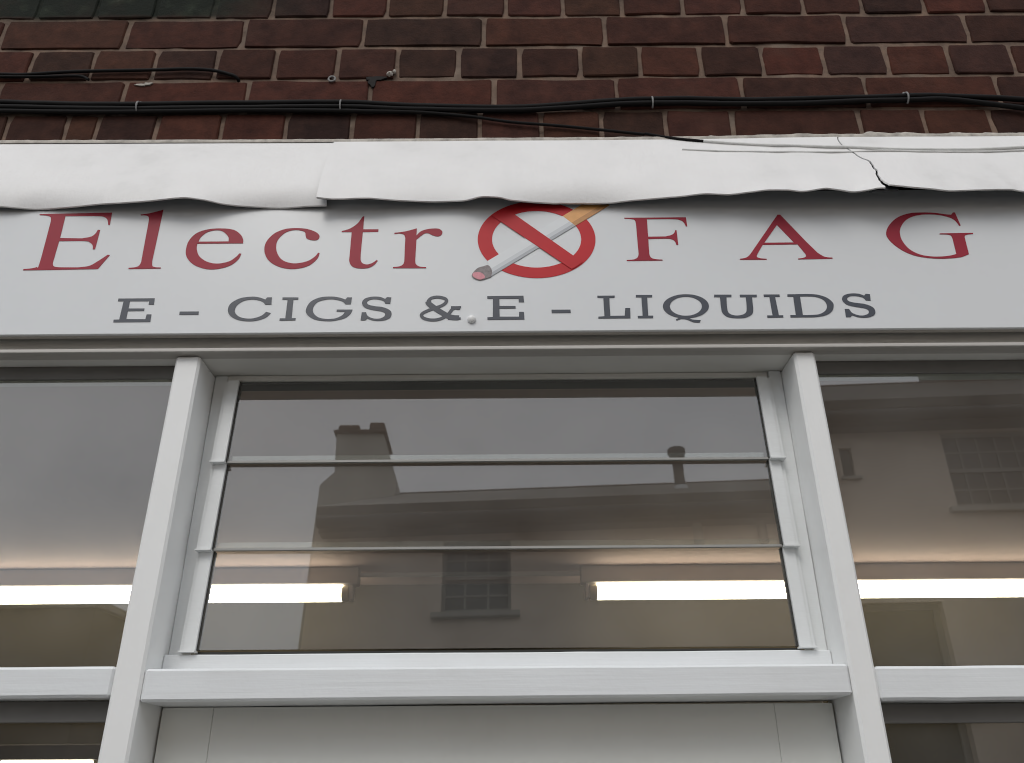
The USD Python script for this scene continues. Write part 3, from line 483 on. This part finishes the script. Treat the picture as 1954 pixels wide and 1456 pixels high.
emit('shaded_side', plate_xz(strip(0.0, 0.87, 0.56, 0.80), SF - 0.0004, SF - 0.0011), M['cigmid'], cig, False)
emit('shaded_side', plate_xz(strip(0.0, 0.87, 0.80, 1.0), SF - 0.0004, SF - 0.0011), M['cigshade'], cig, False)
emit('filter_tip', plate_xz(strip(0.87, 1.24, 0.0, 0.7), SF - 0.0004, SF - 0.0011), M['filter'], cig, False)
emit('filter_tip', plate_xz(strip(0.87, 1.24, 0.7, 1.0), SF - 0.0004, SF - 0.0011), M['filter_dark'], cig, False)
ashp = Polygon(KS * spline([(-0.0422, 0.7198), (-0.0350, 0.7215), (-0.0295, 0.7120), (-0.0308, 0.7010), (-0.0359, 0.6982), (-0.0470, 0.6945), (-0.0560, 0.6975), (-0.0602, 0.7043), (-0.0520, 0.7160)], 5, True))
emit('ash', plate_xz(ashp, SF - 0.0004, SF - 0.0013), M['ash'], cig, False)
emb = Polygon(KS * spline([(-0.0555, 0.7085), (-0.0455, 0.7075), (-0.0400, 0.7000), (-0.0440, 0.6962), (-0.0490, 0.6955), (-0.0560, 0.6990), (-0.0590, 0.7045)], 5, True))
emit('ember', plate_xz(emb, SF - 0.0010, SF - 0.0017), M['ember'], cig, False)
emit('diagonal_bar', plate_xz(barp, SF - 0.0010, SF - 0.0016), M['ringred'], sign, False)
dome_cap = trimesh.creation.icosphere(subdivisions=3, radius=0.0066); dome_cap.apply_scale((1, 0.75, 1)); dome_cap.apply_translation((-0.0593 * KS, SF - 0.0015, 0.6256 * KS))
emit('screw_cap', dome_cap, M['cap'], sign, True)

# ------------------------------------------------------------------ shopfront joinery
front = thing('shopfront', 'white painted timber shop front with posts, rails and large fixed panes', 'shop front')
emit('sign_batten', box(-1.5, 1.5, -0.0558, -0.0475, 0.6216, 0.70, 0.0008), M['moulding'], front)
bead = [(-0.0465, 0.5932), (-0.0560, 0.5932), (-0.0568, 0.5940)] + [(-0.0510 - 0.0058 * math.cos(a), 0.5965 + 0.0046 * math.sin(a)) for a in np.linspace(0.1, math.pi / 2, 8)] + [(-0.0465, 0.6013)]
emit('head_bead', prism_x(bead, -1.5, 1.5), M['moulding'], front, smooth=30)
emit('head_rail', box(-1.5, 1.5, -0.0330, 0.06, 0.5931, 0.71, 0.001), M['head'], front)
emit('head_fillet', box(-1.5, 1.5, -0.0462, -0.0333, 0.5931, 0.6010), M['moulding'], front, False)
def post(x0, x1, z1=0.5924, y1=0.055):
    b = fine(box(x0, x1, -0.045, y1, -1.93, z1, 0.0035), 0.06)
    return rough(b, 0.0016, 14, 1)
emit('post', post(-0.5090, -0.4716), M['post'], front, smooth=30)
emit('post', post(0.4267, 0.4592), M['post'], front, smooth=30)
emit('post', post(-1.50, -1.452), M['post'], front, smooth=30)
emit('post', post(1.452, 1.50), M['post'], front, smooth=30)
rr = lambda b, s: rough(fine(b, 0.05), 0.0016, 16, s)
emit('transom_rail', rr(shear_box(-0.4712, 0.4263, -0.0435, 0.055, 0.1010, 0.1408, 0.1040, 0.1408, 0.003), 2), M['rail'], front, smooth=30)
emit('side_rail', rr(shear_box(-1.4515, -0.5094, -0.0435, 0.055, 0.1060, 0.1441, 0.1066, 0.1441, 0.0035), 3), M['rail'], front, smooth=30)
emit('side_rail', rr(shear_box(0.4596, 1.4515, -0.0435, 0.055, 0.0965, 0.1376, 0.0955, 0.1370, 0.0035), 4), M['rail'], front, smooth=30)
emit('window_board', rr(box(-0.4712, 0.4263, 0.0085, 0.055, 0.1412, 0.1652, 0.0015), 5), M['rail'], front, smooth=30)
for s, x0, x1 in ((0, -1.4515, -0.5094), (1, 0.4596, 1.4515)):
    emit('upper_pane', box(x0 + 0.001, x1 - 0.001, -0.005, -0.001, 0.1445 - 0.006 * s, 0.5928), M['glass'], front, False)
    emit('lower_pane', box(x0 + 0.001, x1 - 0.001, -0.005, -0.001, -1.2, 0.1055 - 0.010 * s), M['glass'], front, False)
    emit('glazing_bead', box(x0 + 0.0005, x1 - 0.0005, -0.0115, -0.0052, 0.5715, 0.5929, 0.001), M['bead'], front)  # tall strip coloured as dark as the shaded soffit above it
    emit('glazing_bead', box(x0 + 0.0005, x1 - 0.0005, -0.0125, -0.0052, 0.0800 - 0.008 * s, 0.1057 - 0.0102 * s, 0.001), M['bead'], front)
    emit('stall_riser', box(x0, x1, -0.02, 0.055, -1.93, -1.2005, 0.002), M['rail'], front)
# ------------------------------------------------------------------ louvre window over the door
lv = thing('louvre_window', 'three-bladed glass louvre window in white aluminium holders over the door', 'louvre window')
emit('jamb', box(-0.4712, -0.4515, 0.0235, 0.055, 0.1655, 0.5926, 0.0012), M['louvre'], lv)
emit('jamb', box(0.4065, 0.4263, 0.0195, 0.055, 0.1655, 0.5926, 0.0012), M['louvre'], lv)
emit('top_rail', box(-0.4512, 0.4062, 0.0235, 0.055, 0.5828, 0.5926, 0.0012), M['head'], lv)
emit('top_seal', box(-0.4508, 0.4058, 0.0275, 0.052, 0.5788, 0.5826), M['gasket'], lv, False)
emit('bottom_seal', box(-0.4320, 0.3890, 0.0172, 0.0268, 0.1655, 0.1694), M['gasket'], lv, False)
TAU = math.radians(3.435)
ZB = [0.4420, 0.3092, 0.1706]; ZT = [0.5790, 0.4545, 0.3215]
def blade(x0, x1, zb, zt, yb, y0, y1):
    """slab tilted so that its foot leans outwards; y0..y1 is its thickness"""
    b = box(x0, x1, y0, y1, zb, zt); v = b.vertices.copy(); v[:, 1] += yb + (v[:, 2] - zb) * math.tan(TAU)
    return trimesh.Trimesh(v, b.faces, process=False)
for k in range(3):
    yb = 0.0120
    pane = emit('louvre_blade', blade(-0.4400, 0.3945, ZB[k] + 0.0006, ZT[k], yb, 0.0, 0.005), M['louvreglass'], lv, False)
    if k < 2: emit('polished_edge', blade(-0.4300, 0.3850, ZB[k] - 0.0016, ZB[k] + 0.0018, yb, -0.0006, 0.0052), M['glassedge'], pane, False)
    for side in (0, 1):
        X = (lambda a: a) if side == 0 else (lambda a: -0.0444 - a)
        lo, hi = ZB[k] - 0.002, ZT[k] - (0.0 if k == 0 else 0.0135)
        def bx(a, b, zb, zt, y0, y1):
            p, q = sorted((X(a), X(b))); return blade(p, q, zb, zt, yb + (zb - ZB[k]) * math.tan(TAU), y0, y1)
        h = emit('blade_holder', [bx(-0.4450, -0.4288, lo, hi, -0.0075, -0.0008)], M['louvre'], lv, False)
        emit('clip_lip', [bx(-0.4510, -0.4452, lo, hi, -0.0035, 0.006), bx(-0.4510, -0.4286, lo - 0.0012, lo + 0.0012, -0.0100, 0.004)], M['louvre'], h, False)
        emit('seal', [bx(-0.4286, -0.4273, lo + 0.002, hi, -0.0030, 0.0075)], M['gasket'], h, False)

# ------------------------------------------------------------------ door below the louvres
door = thing('shop_door', 'flat white painted door set back below the louvre window', 'door')
DX0, DX1 = -0.4690, 0.4240
emit('top_rail', box(-0.4005, 0.3460, 0.030, 0.070, -0.10, 0.1004, 0.0006), M['door'], door)
emit('stile', box(DX0, -0.4009, 0.030, 0.070, -1.90, 0.1004, 0.0006), M['door'], door)
emit('stile', box(0.3464, DX1, 0.030, 0.070, -1.90, 0.1004, 0.0006), M['door'], door)
emit('panel', box(-0.4005, 0.3460, 0.036, 0.064, -1.6995, -0.1005), M['door'], door)
emit('bottom_rail', box(-0.4005, 0.3460, 0.030, 0.070, -1.90, -1.70, 0.0012), M['door'], door)
hd = emit('handle', tube(spline([(0.385, 0.03, -0.98), (0.385, -0.02, -0.98), (0.385, -0.025, -0.90), (0.385, -0.02, -0.82), (0.385, 0.03, -0.82)], 6) + [0, 0, 0], 0.008), M['endcap'], door, True)
emit('weather_strip', box(-0.4714, 0.4265, 0.0705, 0.078, -1.90, 0.1120), M['head'], door, False)  # added sheet behind the door, blocks light leaking round its edges

# ------------------------------------------------------------------ cables on the bricks and across the flashing
def on_wall(pts, y, n=8):
    s = spline(pts, n); return np.c_[s[:, 0], np.full(len(s), y), s[:, 1]]
def wobble(p, a, seed):
    p = p.copy(); p[:, 2] += a * fbm(np.c_[p[:, 0], 0 * p[:, 0], 0 * p[:, 0]], 9, seed); p[:, 1] += 0.6 * a * fbm(np.c_[p[:, 0], 0 * p[:, 0], 0 * p[:, 0]], 11, seed + 4); return p
A_ = [(-1.6, 1.152), (-1.0237, 1.1501), (-0.9454, 1.1481), (-0.7496, 1.141), (-0.488, 1.1424), (-0.3134, 1.142), (-0.1675, 1.1315), (0.0259, 1.1271), (0.2444, 1.1444), (0.4817, 1.1408), (0.7352, 1.1475), (0.803, 1.1468), (0.9496, 1.1363), (1.0411, 1.1315), (1.6, 1.125)]
B_ = [(-1.6, 1.142), (-1.0207, 1.1397), (-0.9426, 1.1377), (-0.7474, 1.1306), (-0.4864, 1.1307), (-0.3124, 1.131), (-0.1671, 1.1225), (0.0258, 1.1194), (0.2436, 1.134), (0.4803, 1.1311), (0.7329, 1.1371), (0.8012, 1.139), (0.8761, 1.1292), (0.9438, 1.1157), (1.0305, 1.097), (1.6, 1.05)]
C_ = [(-1.6, 1.131), (-1.0177, 1.1294), (-0.9398, 1.1273), (-0.7458, 1.1229), (-0.4855, 1.1243), (-0.3116, 1.1213), (-0.2633, 1.1196), (-0.1668, 1.1161), (-0.0704, 1.105), (0.0005, 1.0916), (0.0957, 1.0807), (0.1902, 1.0673), (0.2426, 1.0595)]
C2_ = [(0.2426, 1.0595), (0.2829, 1.0488), (0.3239, 1.0362), (0.4167, 1.0172), (0.5061, 1.0063), (0.5829, 0.9994), (0.6621, 0.9907), (0.7293, 0.9878), (0.7979, 0.9887), (0.8967, 0.9966), (0.9881, 1.0029), (1.6, 1.02)]
C3_ = [(0.30, 1.0000), (0.3886, 0.991), (0.4784, 0.9859), (0.5864, 0.9824), (0.6509, 0.9852), (0.7401, 0.9811), (0.7945, 0.9812), (0.891, 0.9854), (0.9807, 0.9897), (1.6, 1.00)]
def on_flash(pts, off, n=8):
    s = spline(pts, n); out = []
    for x, z in s:
        t = (TOPZ(x) - z) / (TOPZ(x) - LIPZ); k = 1 if x < 0.59 else 2
        y = float(sheet_y(k, np.array(x), np.array(max(t, 0.0)))) - 0.0036 if t > 0 else -0.0095
        out.append((x, y - off, z))
    p = np.array(out); w = np.ones(7) / 7
    p[3:-3, 1] = np.convolve(p[:, 1], w, 'valid'); return p
c1 = thing('black_cable', 'thick black cable along the brick wall, topmost strand of the long bundle', 'cable')
emit('sheath', tube(wobble(on_wall(A_, -0.0078), 0.003, 1), 0.0052), M['cable'], c1, True)
for x, z in ((-0.6864, 1.1332), (-0.3121, 1.1335), (0.2626, 1.1360), (0.7337, 1.1425)):
    cl_ = [tube([(x, -0.006 - 0.010 * math.sin(a), z + 0.012 * math.cos(a)) for a in np.linspace(0.05, math.pi - 0.05, 12)], 0.0016, 8), cylinder((x, 0.004, z + 0.0145), (x, -0.0055, z + 0.0145), 0.0030, 12)]
    emit('cable_clip', cl_, M['clip'], c1, 40)
c2 = thing('black_cable', 'thick black cable under the top strand, dipping away at the right end of the bundle', 'cable')
emit('sheath', tube(wobble(on_wall(B_, -0.0080), 0.003, 2), 0.0048), M['cable'], c2, True)
c3 = thing('drop_cable', 'thin cable leaving the black bundle and sagging to the right over the white flashing', 'cable')
Pc = on_wall(C_, -0.0072); Pf = on_flash(C2_, 0.0)
emit('sheath', tube(Pc, np.interp(Pc[:, 0], [-0.3, -0.05], [0.0042, 0.0027])), M['cable'], c3, True)
i0 = int(np.argmin(abs(Pf[:, 0] - 0.345)))
emit('bare_length', tube(np.vstack([Pc[-2:-1] * 0 + Pf[0], Pf[1:i0 + 1]]), 0.0026), M['cable'], c3, True)
tag(emit('painted_length', tube(Pf[i0:], 0.0028), M['cablewhite'], c3, True), 'length painted over in white')
c4 = thing('painted_cable', 'thin white overpainted cable lying on the right part of the flashing', 'cable')
emit('sheath', tube(on_flash(C3_, -0.0014), 0.0019), M['cablewhite'], c4, True)
D_ = [(-1.6, 1.215), (-1.0437, 1.2193), (-0.9649, 1.2213), (-0.919, 1.2201), (-0.8243, 1.2267), (-0.6818, 1.2293), (-0.6115, 1.2314), (-0.562, 1.2268), (-0.5203, 1.2128), (-0.5146, 1.2074)]
c5 = thing('wall_cable', 'dark cable arching along the upper left bricks and ending in a mortar joint', 'cable')
w5 = on_wall(D_, -0.0060); w5[-10:, 1] = np.linspace(-0.006, 0.006, 10)
emit('sheath', tube(w5, 0.0032), M['cable'], c5, True)
D2_ = [(-1.6, 1.209), (-1.043, 1.2166), (-0.9635, 1.2158), (-0.9038, 1.2146), (-0.8348, 1.2159), (-0.8096, 1.2143), (-0.7949, 1.2061)]
c6 = thing('wall_cable', 'short dark cable end hooking down under the arching cable at upper left', 'cable')
emit('sheath', tube(on_wall(D2_, -0.0055), 0.0028), M['cable'], c6, True)
eye = trimesh.creation.torus(major_radius=0.0062, minor_radius=0.0018, major_sections=24, minor_sections=8); eye.apply_transform(trimesh.transformations.rotation_matrix(math.pi / 2, (1, 0, 0))); eye.apply_translation((-0.336, -0.004, 1.2050))
e_ = thing('screw_eye', 'small pale screw eye in the mortar joint above the cable bundle', 'screw eye')
emit('eye', eye, M['clip'], e_, True); emit('shank', cylinder((-0.336, -0.004, 1.2115), (-0.336, 0.012, 1.2115), 0.0018, 10), M['clip'], e_, True)
def lump(x, z, sx, sz, y, sd):
    b = trimesh.creation.icosphere(subdivisions=3, radius=1.0); b.apply_scale((sx, 0.004, sz)); b = rough(b, 0.012, 85, sd); b.apply_translation((x, y, z)); return b
def blob(x, z, sx, sz, sd, n=40):
    a = np.linspace(0, 2 * np.pi, n, endpoint=False); k = 1 + 1.5 * fbm(np.c_[np.cos(a), np.sin(a), 0 * a + sd], 1.7, sd)
    return Polygon(np.c_[x + sx * k * np.cos(a), z + sz * k * np.sin(a)]).buffer(0)
tag(emit('cement_lump', [lump(-0.2260, 1.2200, 0.0075, 0.0055, -0.002, 3), lump(-0.2205, 1.2255, 0.0035, 0.006, -0.002, 5)], M['mortar_lump'], None, True), 'pale cement crumb stuck on a brick right of the screw eye', 'cement lump')
tag(emit('soot_patch', plate_xz(blob(-0.2540, 1.2080, 0.019, 0.0050, 7).union(blob(-0.2590, 1.1990, 0.0075, 0.0115, 9)), 0.003, -0.0021), M['dark_hole'], None, False), 'black patch painted for the dark hole of missing mortar in the joint beside the pale cement crumb', 'dark patch')
tag(emit('cement_smear', plate_xz(blob(-0.693, 1.1960, 0.013, 0.0022, 12).union(blob(-0.683, 1.1990, 0.008, 0.0022, 13)), 0.003, -0.0024), M['mortar_lump'], None, False), 'pale smear of cement on a brick above the left cables', 'cement smear')

# ------------------------------------------------------------------ shop interior
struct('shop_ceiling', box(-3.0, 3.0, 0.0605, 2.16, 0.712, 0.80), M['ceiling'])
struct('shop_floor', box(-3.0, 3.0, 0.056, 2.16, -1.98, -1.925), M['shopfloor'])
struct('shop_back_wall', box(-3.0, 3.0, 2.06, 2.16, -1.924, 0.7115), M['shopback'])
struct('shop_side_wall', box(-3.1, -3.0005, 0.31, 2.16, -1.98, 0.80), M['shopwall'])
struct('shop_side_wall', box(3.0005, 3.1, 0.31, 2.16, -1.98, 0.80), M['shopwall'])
def strip_light(x0, x1, y, label, inner):
    t = thing('strip_light', label, 'strip light', (0, 0, 0), 0, 'fluorescent strip lights on the shop ceiling')
    ex = 0.036
    emit('batten', box(x0 - ex, x1 + ex, y - 0.028, y + 0.028, 0.6515, 0.7118, 0.003), M['batten'], t)
    emit('tube', cylinder((x0 + 0.02, y, 0.6225), (x1 - 0.02, y, 0.6225), 0.0268, 28), M['lamp'], t, 40)
    for a, b in ((x0 - 0.004, x0 + 0.0195), (x1 - 0.0195, x1 + 0.004)):
        emit('tube_cap', cylinder((a, y, 0.6225), (b, y, 0.6225), 0.0264, 28), M['endcap'], t, 40)
    for a in (x0 - 0.022, x1 + 0.006):
        emit('lamp_holder', box(a, a + 0.014, y - 0.020, y + 0.020, 0.5980, 0.6512, 0.003), M['batten'], t)
strip_light(-2.20, -0.585, 1.8, 'lit fluorescent strip light on the shop ceiling, the left one of the two', 0)
strip_light(0.275, 2.00, 1.8, 'lit fluorescent strip light on the shop ceiling, the right one of the two', 1)
tag(emit('conduit', box(-0.5485, 0.2385, 1.795, 1.811, 0.682, 0.6965, 0.002), M['batten'], None), 'thin conduit running between the two strip lights', 'conduit')
cab = thing('display_cabinet', 'dark display cabinet with a light strip at the back of the shop, lower left pane', 'cabinet')
emit('cornice', box(-2.18, -1.20, 1.91, 2.0555, 0.0995, 0.147, 0.003), M['dark_wood'], cab)
emit('side_panel', box(-2.18, -2.16, 1.92, 2.0555, -1.92, 0.0990), M['dark_wood'], cab)
emit('side_panel', box(-1.22, -1.20, 1.92, 2.0555, -1.92, 0.0990), M['dark_wood'], cab)
for z in (-0.3, -0.75, -1.2, -1.65): emit('shelf', box(-2.1595, -1.2205, 1.93, 2.0555, z, z + 0.018), M['dark_wood'], cab)
emit('light_strip', box(-1.76, -1.45, 1.95, 1.98, 0.073, 0.0982, 0.004), M['lamp'], cab)

# ------------------------------------------------------------------ house across the street (seen mirrored in the glass)
house = thing('cottage', 'cream rendered two-storey house with slate roof mirrored in the shop windows', 'house', (0, -7.0, -1.95 + ZC), 3.932)
def loc(m):
    if isinstance(m, list): m = trimesh.util.concatenate(m)
    v = np.array(m.vertices); v[:, 2] += 1.95; return trimesh.Trimesh(v, m.faces, process=False)   # heights above its own base; local y points at the shop
def hb(name, m, mt, parent=None, smooth=False): return emit(name, loc(m), mt, parent if parent is not None else house, smooth, local=True)
U0, U1 = -2.12, 16.0
def wall_with_holes():
    s = sbox(U0, -1.95, U1, 3.56)
    for x0, x1, z0, z1 in HOLES: s = s.difference(sbox(x0, z0, x1, z1))
    m = trimesh.creation.extrude_polygon(s, 0.35, engine='earcut'); v = m.vertices
    return trimesh.Trimesh(np.c_[v[:, 0], -v[:, 2], v[:, 1]], m.faces, process=False)
WIN = [(-0.738, -0.025, 2.44, 3.20, 3, 4), (4.38, 5.30, 2.45, 3.24, 5, 4), (8.2, 9.1, 2.45, 3.22, 4, 4), (-1.2, -0.1, -0.9, 0.6, 4, 4), (5.6, 6.8, -0.9, 0.6, 4, 4), (9.2, 10.4, -0.9, 0.6, 4, 4)]
VENT = (3.35, 3.47, 2.80, 3.11)
DOORS = [(2.45, 4.02, -1.93, 1.55), (0.7, 1.6, -1.93, 0.2)]
HOLES = [w[:4] for w in WIN] + [VENT] + DOORS
hw = hb('wall', wall_with_holes(), M['render'])
hb('end_wall', trimesh.Trimesh(*(lambda m: (np.c_[m.vertices[:, 2] + U0, m.vertices[:, 0], m.vertices[:, 1]], m.faces))(trimesh.creation.extrude_polygon(Polygon([(-0.3502, -1.95), (-0.3502, 3.62), (-4.2, 5.68), (-8.2, 3.60), (-8.2, -1.95)]), 0.3, engine='earcut')), process=False), M['render'])
hb('back_wall', box(U0 + 0.31, U1, -8.2, -7.9, -1.95, 3.55), M['render'])
hb('end_wall', trimesh.Trimesh(*(lambda m: (np.c_[m.vertices[:, 2] + U1 - 0.3, m.vertices[:, 0], m.vertices[:, 1]], m.faces))(trimesh.creation.extrude_polygon(Polygon([(-0.3502, -1.95), (-0.3502, 3.60), (-4.2, 5.66), (-7.89, 3.60), (-7.89, -1.95)]), 0.3, engine='earcut')), process=False), M['render'])
for (x0, x1, z0, z1, nx, nz) in WIN:
    f = [box(x0, x0 + 0.035, -0.10, -0.05, z0, z1), box(x1 - 0.035, x1, -0.10, -0.05, z0, z1), box(x0 + 0.0352, x1 - 0.0352, -0.10, -0.05, z0, z0 + 0.05), box(x0 + 0.0352, x1 - 0.0352, -0.10, -0.05, z1 - 0.04, z1), box(x0 + 0.0352, x1 - 0.0352, -0.095, -0.045, (z0 + z1) / 2 - 0.02, (z0 + z1) / 2 + 0.02)]
    w = hb('window', f, M['sash'])
    bars = []
    for i in range(1, nx): bars.append(box(x0 + (x1 - x0) * i / nx - 0.010, x0 + (x1 - x0) * i / nx + 0.010, -0.090, -0.060, z0 + 0.0505, z1 - 0.0405))
    for j in range(1, nz):
        if j * 2 == nz: continue
        z = z0 + (z1 - z0) * j / nz; bars.append(box(x0 + 0.0355, x1 - 0.0355, -0.088, -0.062, z - 0.010, z + 0.010))
    for b in bars: hb('glazing_bar', b, M['sash'], w)
    hb('pane', box(x0 + 0.03, x1 - 0.03, -0.082, -0.076, z0 + 0.03, z1 - 0.03), M['pane_dark'], w)
    hb('sill', box(x0 - 0.09, x1 + 0.09, -0.12, 0.07, z0 - 0.055, z0 - 0.0005, 0.006), M['stack'], w)
vt = hb('vent', box(VENT[0], VENT[1], -0.12, -0.05, VENT[2], VENT[3]), M['pane_dark'])
hb('vent_sill', box(VENT[0] - 0.03, VENT[1] + 0.05, -0.10, 0.04, VENT[2] - 0.03, VENT[2] - 0.0005), M['stack'], vt)
for (x0, x1, z0, z1) in DOORS:
    d = hb('door', [box(x0, x0 + 0.06, -0.2, -0.1, z0, z1), box(x1 - 0.06, x1, -0.2, -0.1, z0, z1), box(x0 + 0.061, x1 - 0.061, -0.2, -0.1, z1 - 0.06, z1)], M['sash'])
    hb('leaf', box(x0 + 0.0605, x1 - 0.0605, -0.17, -0.13, z0, z1 - 0.0605), M['dark_door'], d)
PT = math.tan(math.radians(26.9))
def slope(y0, y1, z0, x0, x1, th=0.10, back=False):
    m = prism_x([(y0, z0), (y1, z0 + abs(y1 - y0) * PT), (y1, z0 + abs(y1 - y0) * PT - th), (y0, z0 - th)], x0, x1); return m
rf = hb('roof', slope(0.19, -4.2, 3.565, U0 + 0.05, U1 + 0.05), M['slate'])
hb('roof_slope', prism_x([(-8.6, 3.565), (-4.201, 3.565 + 4.39 * PT - 0.01), (-4.201, 3.565 + 4.39 * PT - 0.11), (-8.6, 3.465)], U0 - 0.03, U1 + 0.05), M['slate'], rf)
hb('ridge_tile', prism_x([(-4.12, 5.768), (-4.2, 5.815), (-4.28, 5.768)], U0 - 0.03, U1 + 0.05), M['pot'], rf)
hb('eaves_board', box(U0 + 0.09, U1 + 0.05, 0.002, 0.175, 3.27, 3.462), M['gutter'])
gt = [trimesh.creation.cylinder(radius=0.065, segment=[(U0 + 0.09, 0.245, 3.36), (U1 + 0.05, 0.245, 3.36)], sections=16)]
hb('gutter', gt, M['gutter'], None, 40)
for u in (1.9, 2.55, 7.4): hb('downpipe' if u == 7.4 else 'gutter_bracket', cylinder((u, 0.06, 3.268), (u, 0.06, 3.05 if u != 7.4 else -1.9), 0.045 if u == 7.4 else 0.05, 12), M['stack'] if u == 1.9 else M['gutter'], None, 40)
vp = thing('flue_pipe', 'dark flue pipe with a wide cowl on the mirrored roof', 'flue')
v0 = np.array([2.13, -8.40])
emit('pipe', cylinder((v0[0], v0[1], 4.05), (v0[0], v0[1], 4.84), 0.068, 20), M['gutter'], vp, 40)
emit('cowl', [cylinder((v0[0], v0[1], 4.84), (v0[0], v0[1], 4.93), 0.10, 20), cylinder((v0[0], v0[1], 4.931), (v0[0], v0[1], 4.985), 0.115, 20)], M['gutter'], vp, 30)
emit('flashing_collar', cylinder((v0[0] + 0.005, v0[1], 4.12), (v0[0] + 0.005, v0[1], 4.46), 0.088, 20), M['cigpaper'], vp, 40)
# chimney stacks standing behind the roof ridge
def stack(name, label, poly, y0, y1, caps, m='stack'):
    t = thing(name, label, 'chimney')
    mm = trimesh.creation.extrude_polygon(Polygon(poly), y1 - y0, engine='earcut'); v = mm.vertices
    emit('stack', trimesh.Trimesh(np.c_[v[:, 0], y1 - v[:, 2], v[:, 1]], mm.faces, process=False), M[m], t, False)
    for (x0, x1, z0, z1) in caps: emit('cap', box(x0, x1, y0 - 0.08, y1 + 0.08, z0, z1, 0.02), M['pot'], t)
    return t
stack('chimney_stack', 'grey rendered chimney stack with sloping shoulders at the left end of the mirrored house', [(-3.14, -1.95), (-3.13, 5.80), (-2.915, 6.03), (-2.955, 6.74), (-2.165, 6.74), (-1.88, 5.86), (-1.97, 5.0), (-2.5, 4.9), (-2.5, -1.95)], -11.7, -11.0, [(-3.0, -2.11, 6.7405, 6.79), (-2.92, -2.57, 6.7905, 6.875), (-2.40, -2.15, 6.7905, 6.92)])
stack('chimney_stack', 'tall chimney stack behind the roof at the right end of the mirrored house', [(7.15, 5.0), (7.15, 7.4), (8.6, 7.4), (8.6, 5.0)], -11.9, -11.15, [(7.08, 8.67, 7.4005, 7.5), (7.4, 7.7, 7.5005, 7.9), (8.0, 8.3, 7.5005, 7.9)], 'gutter')
low = thing('outbuilding', 'low dark brick outbuilding left of the mirrored house', 'outbuilding')
emit('wall', box(-14.0, -4.1, -11.5, -7.1, -1.95, 1.62), M['low_brick'], low, False)
emit('coping', box(-14.05, -4.05, -11.55, -7.05, 1.6205, 1.70, 0.01), M['stack'], low, False)
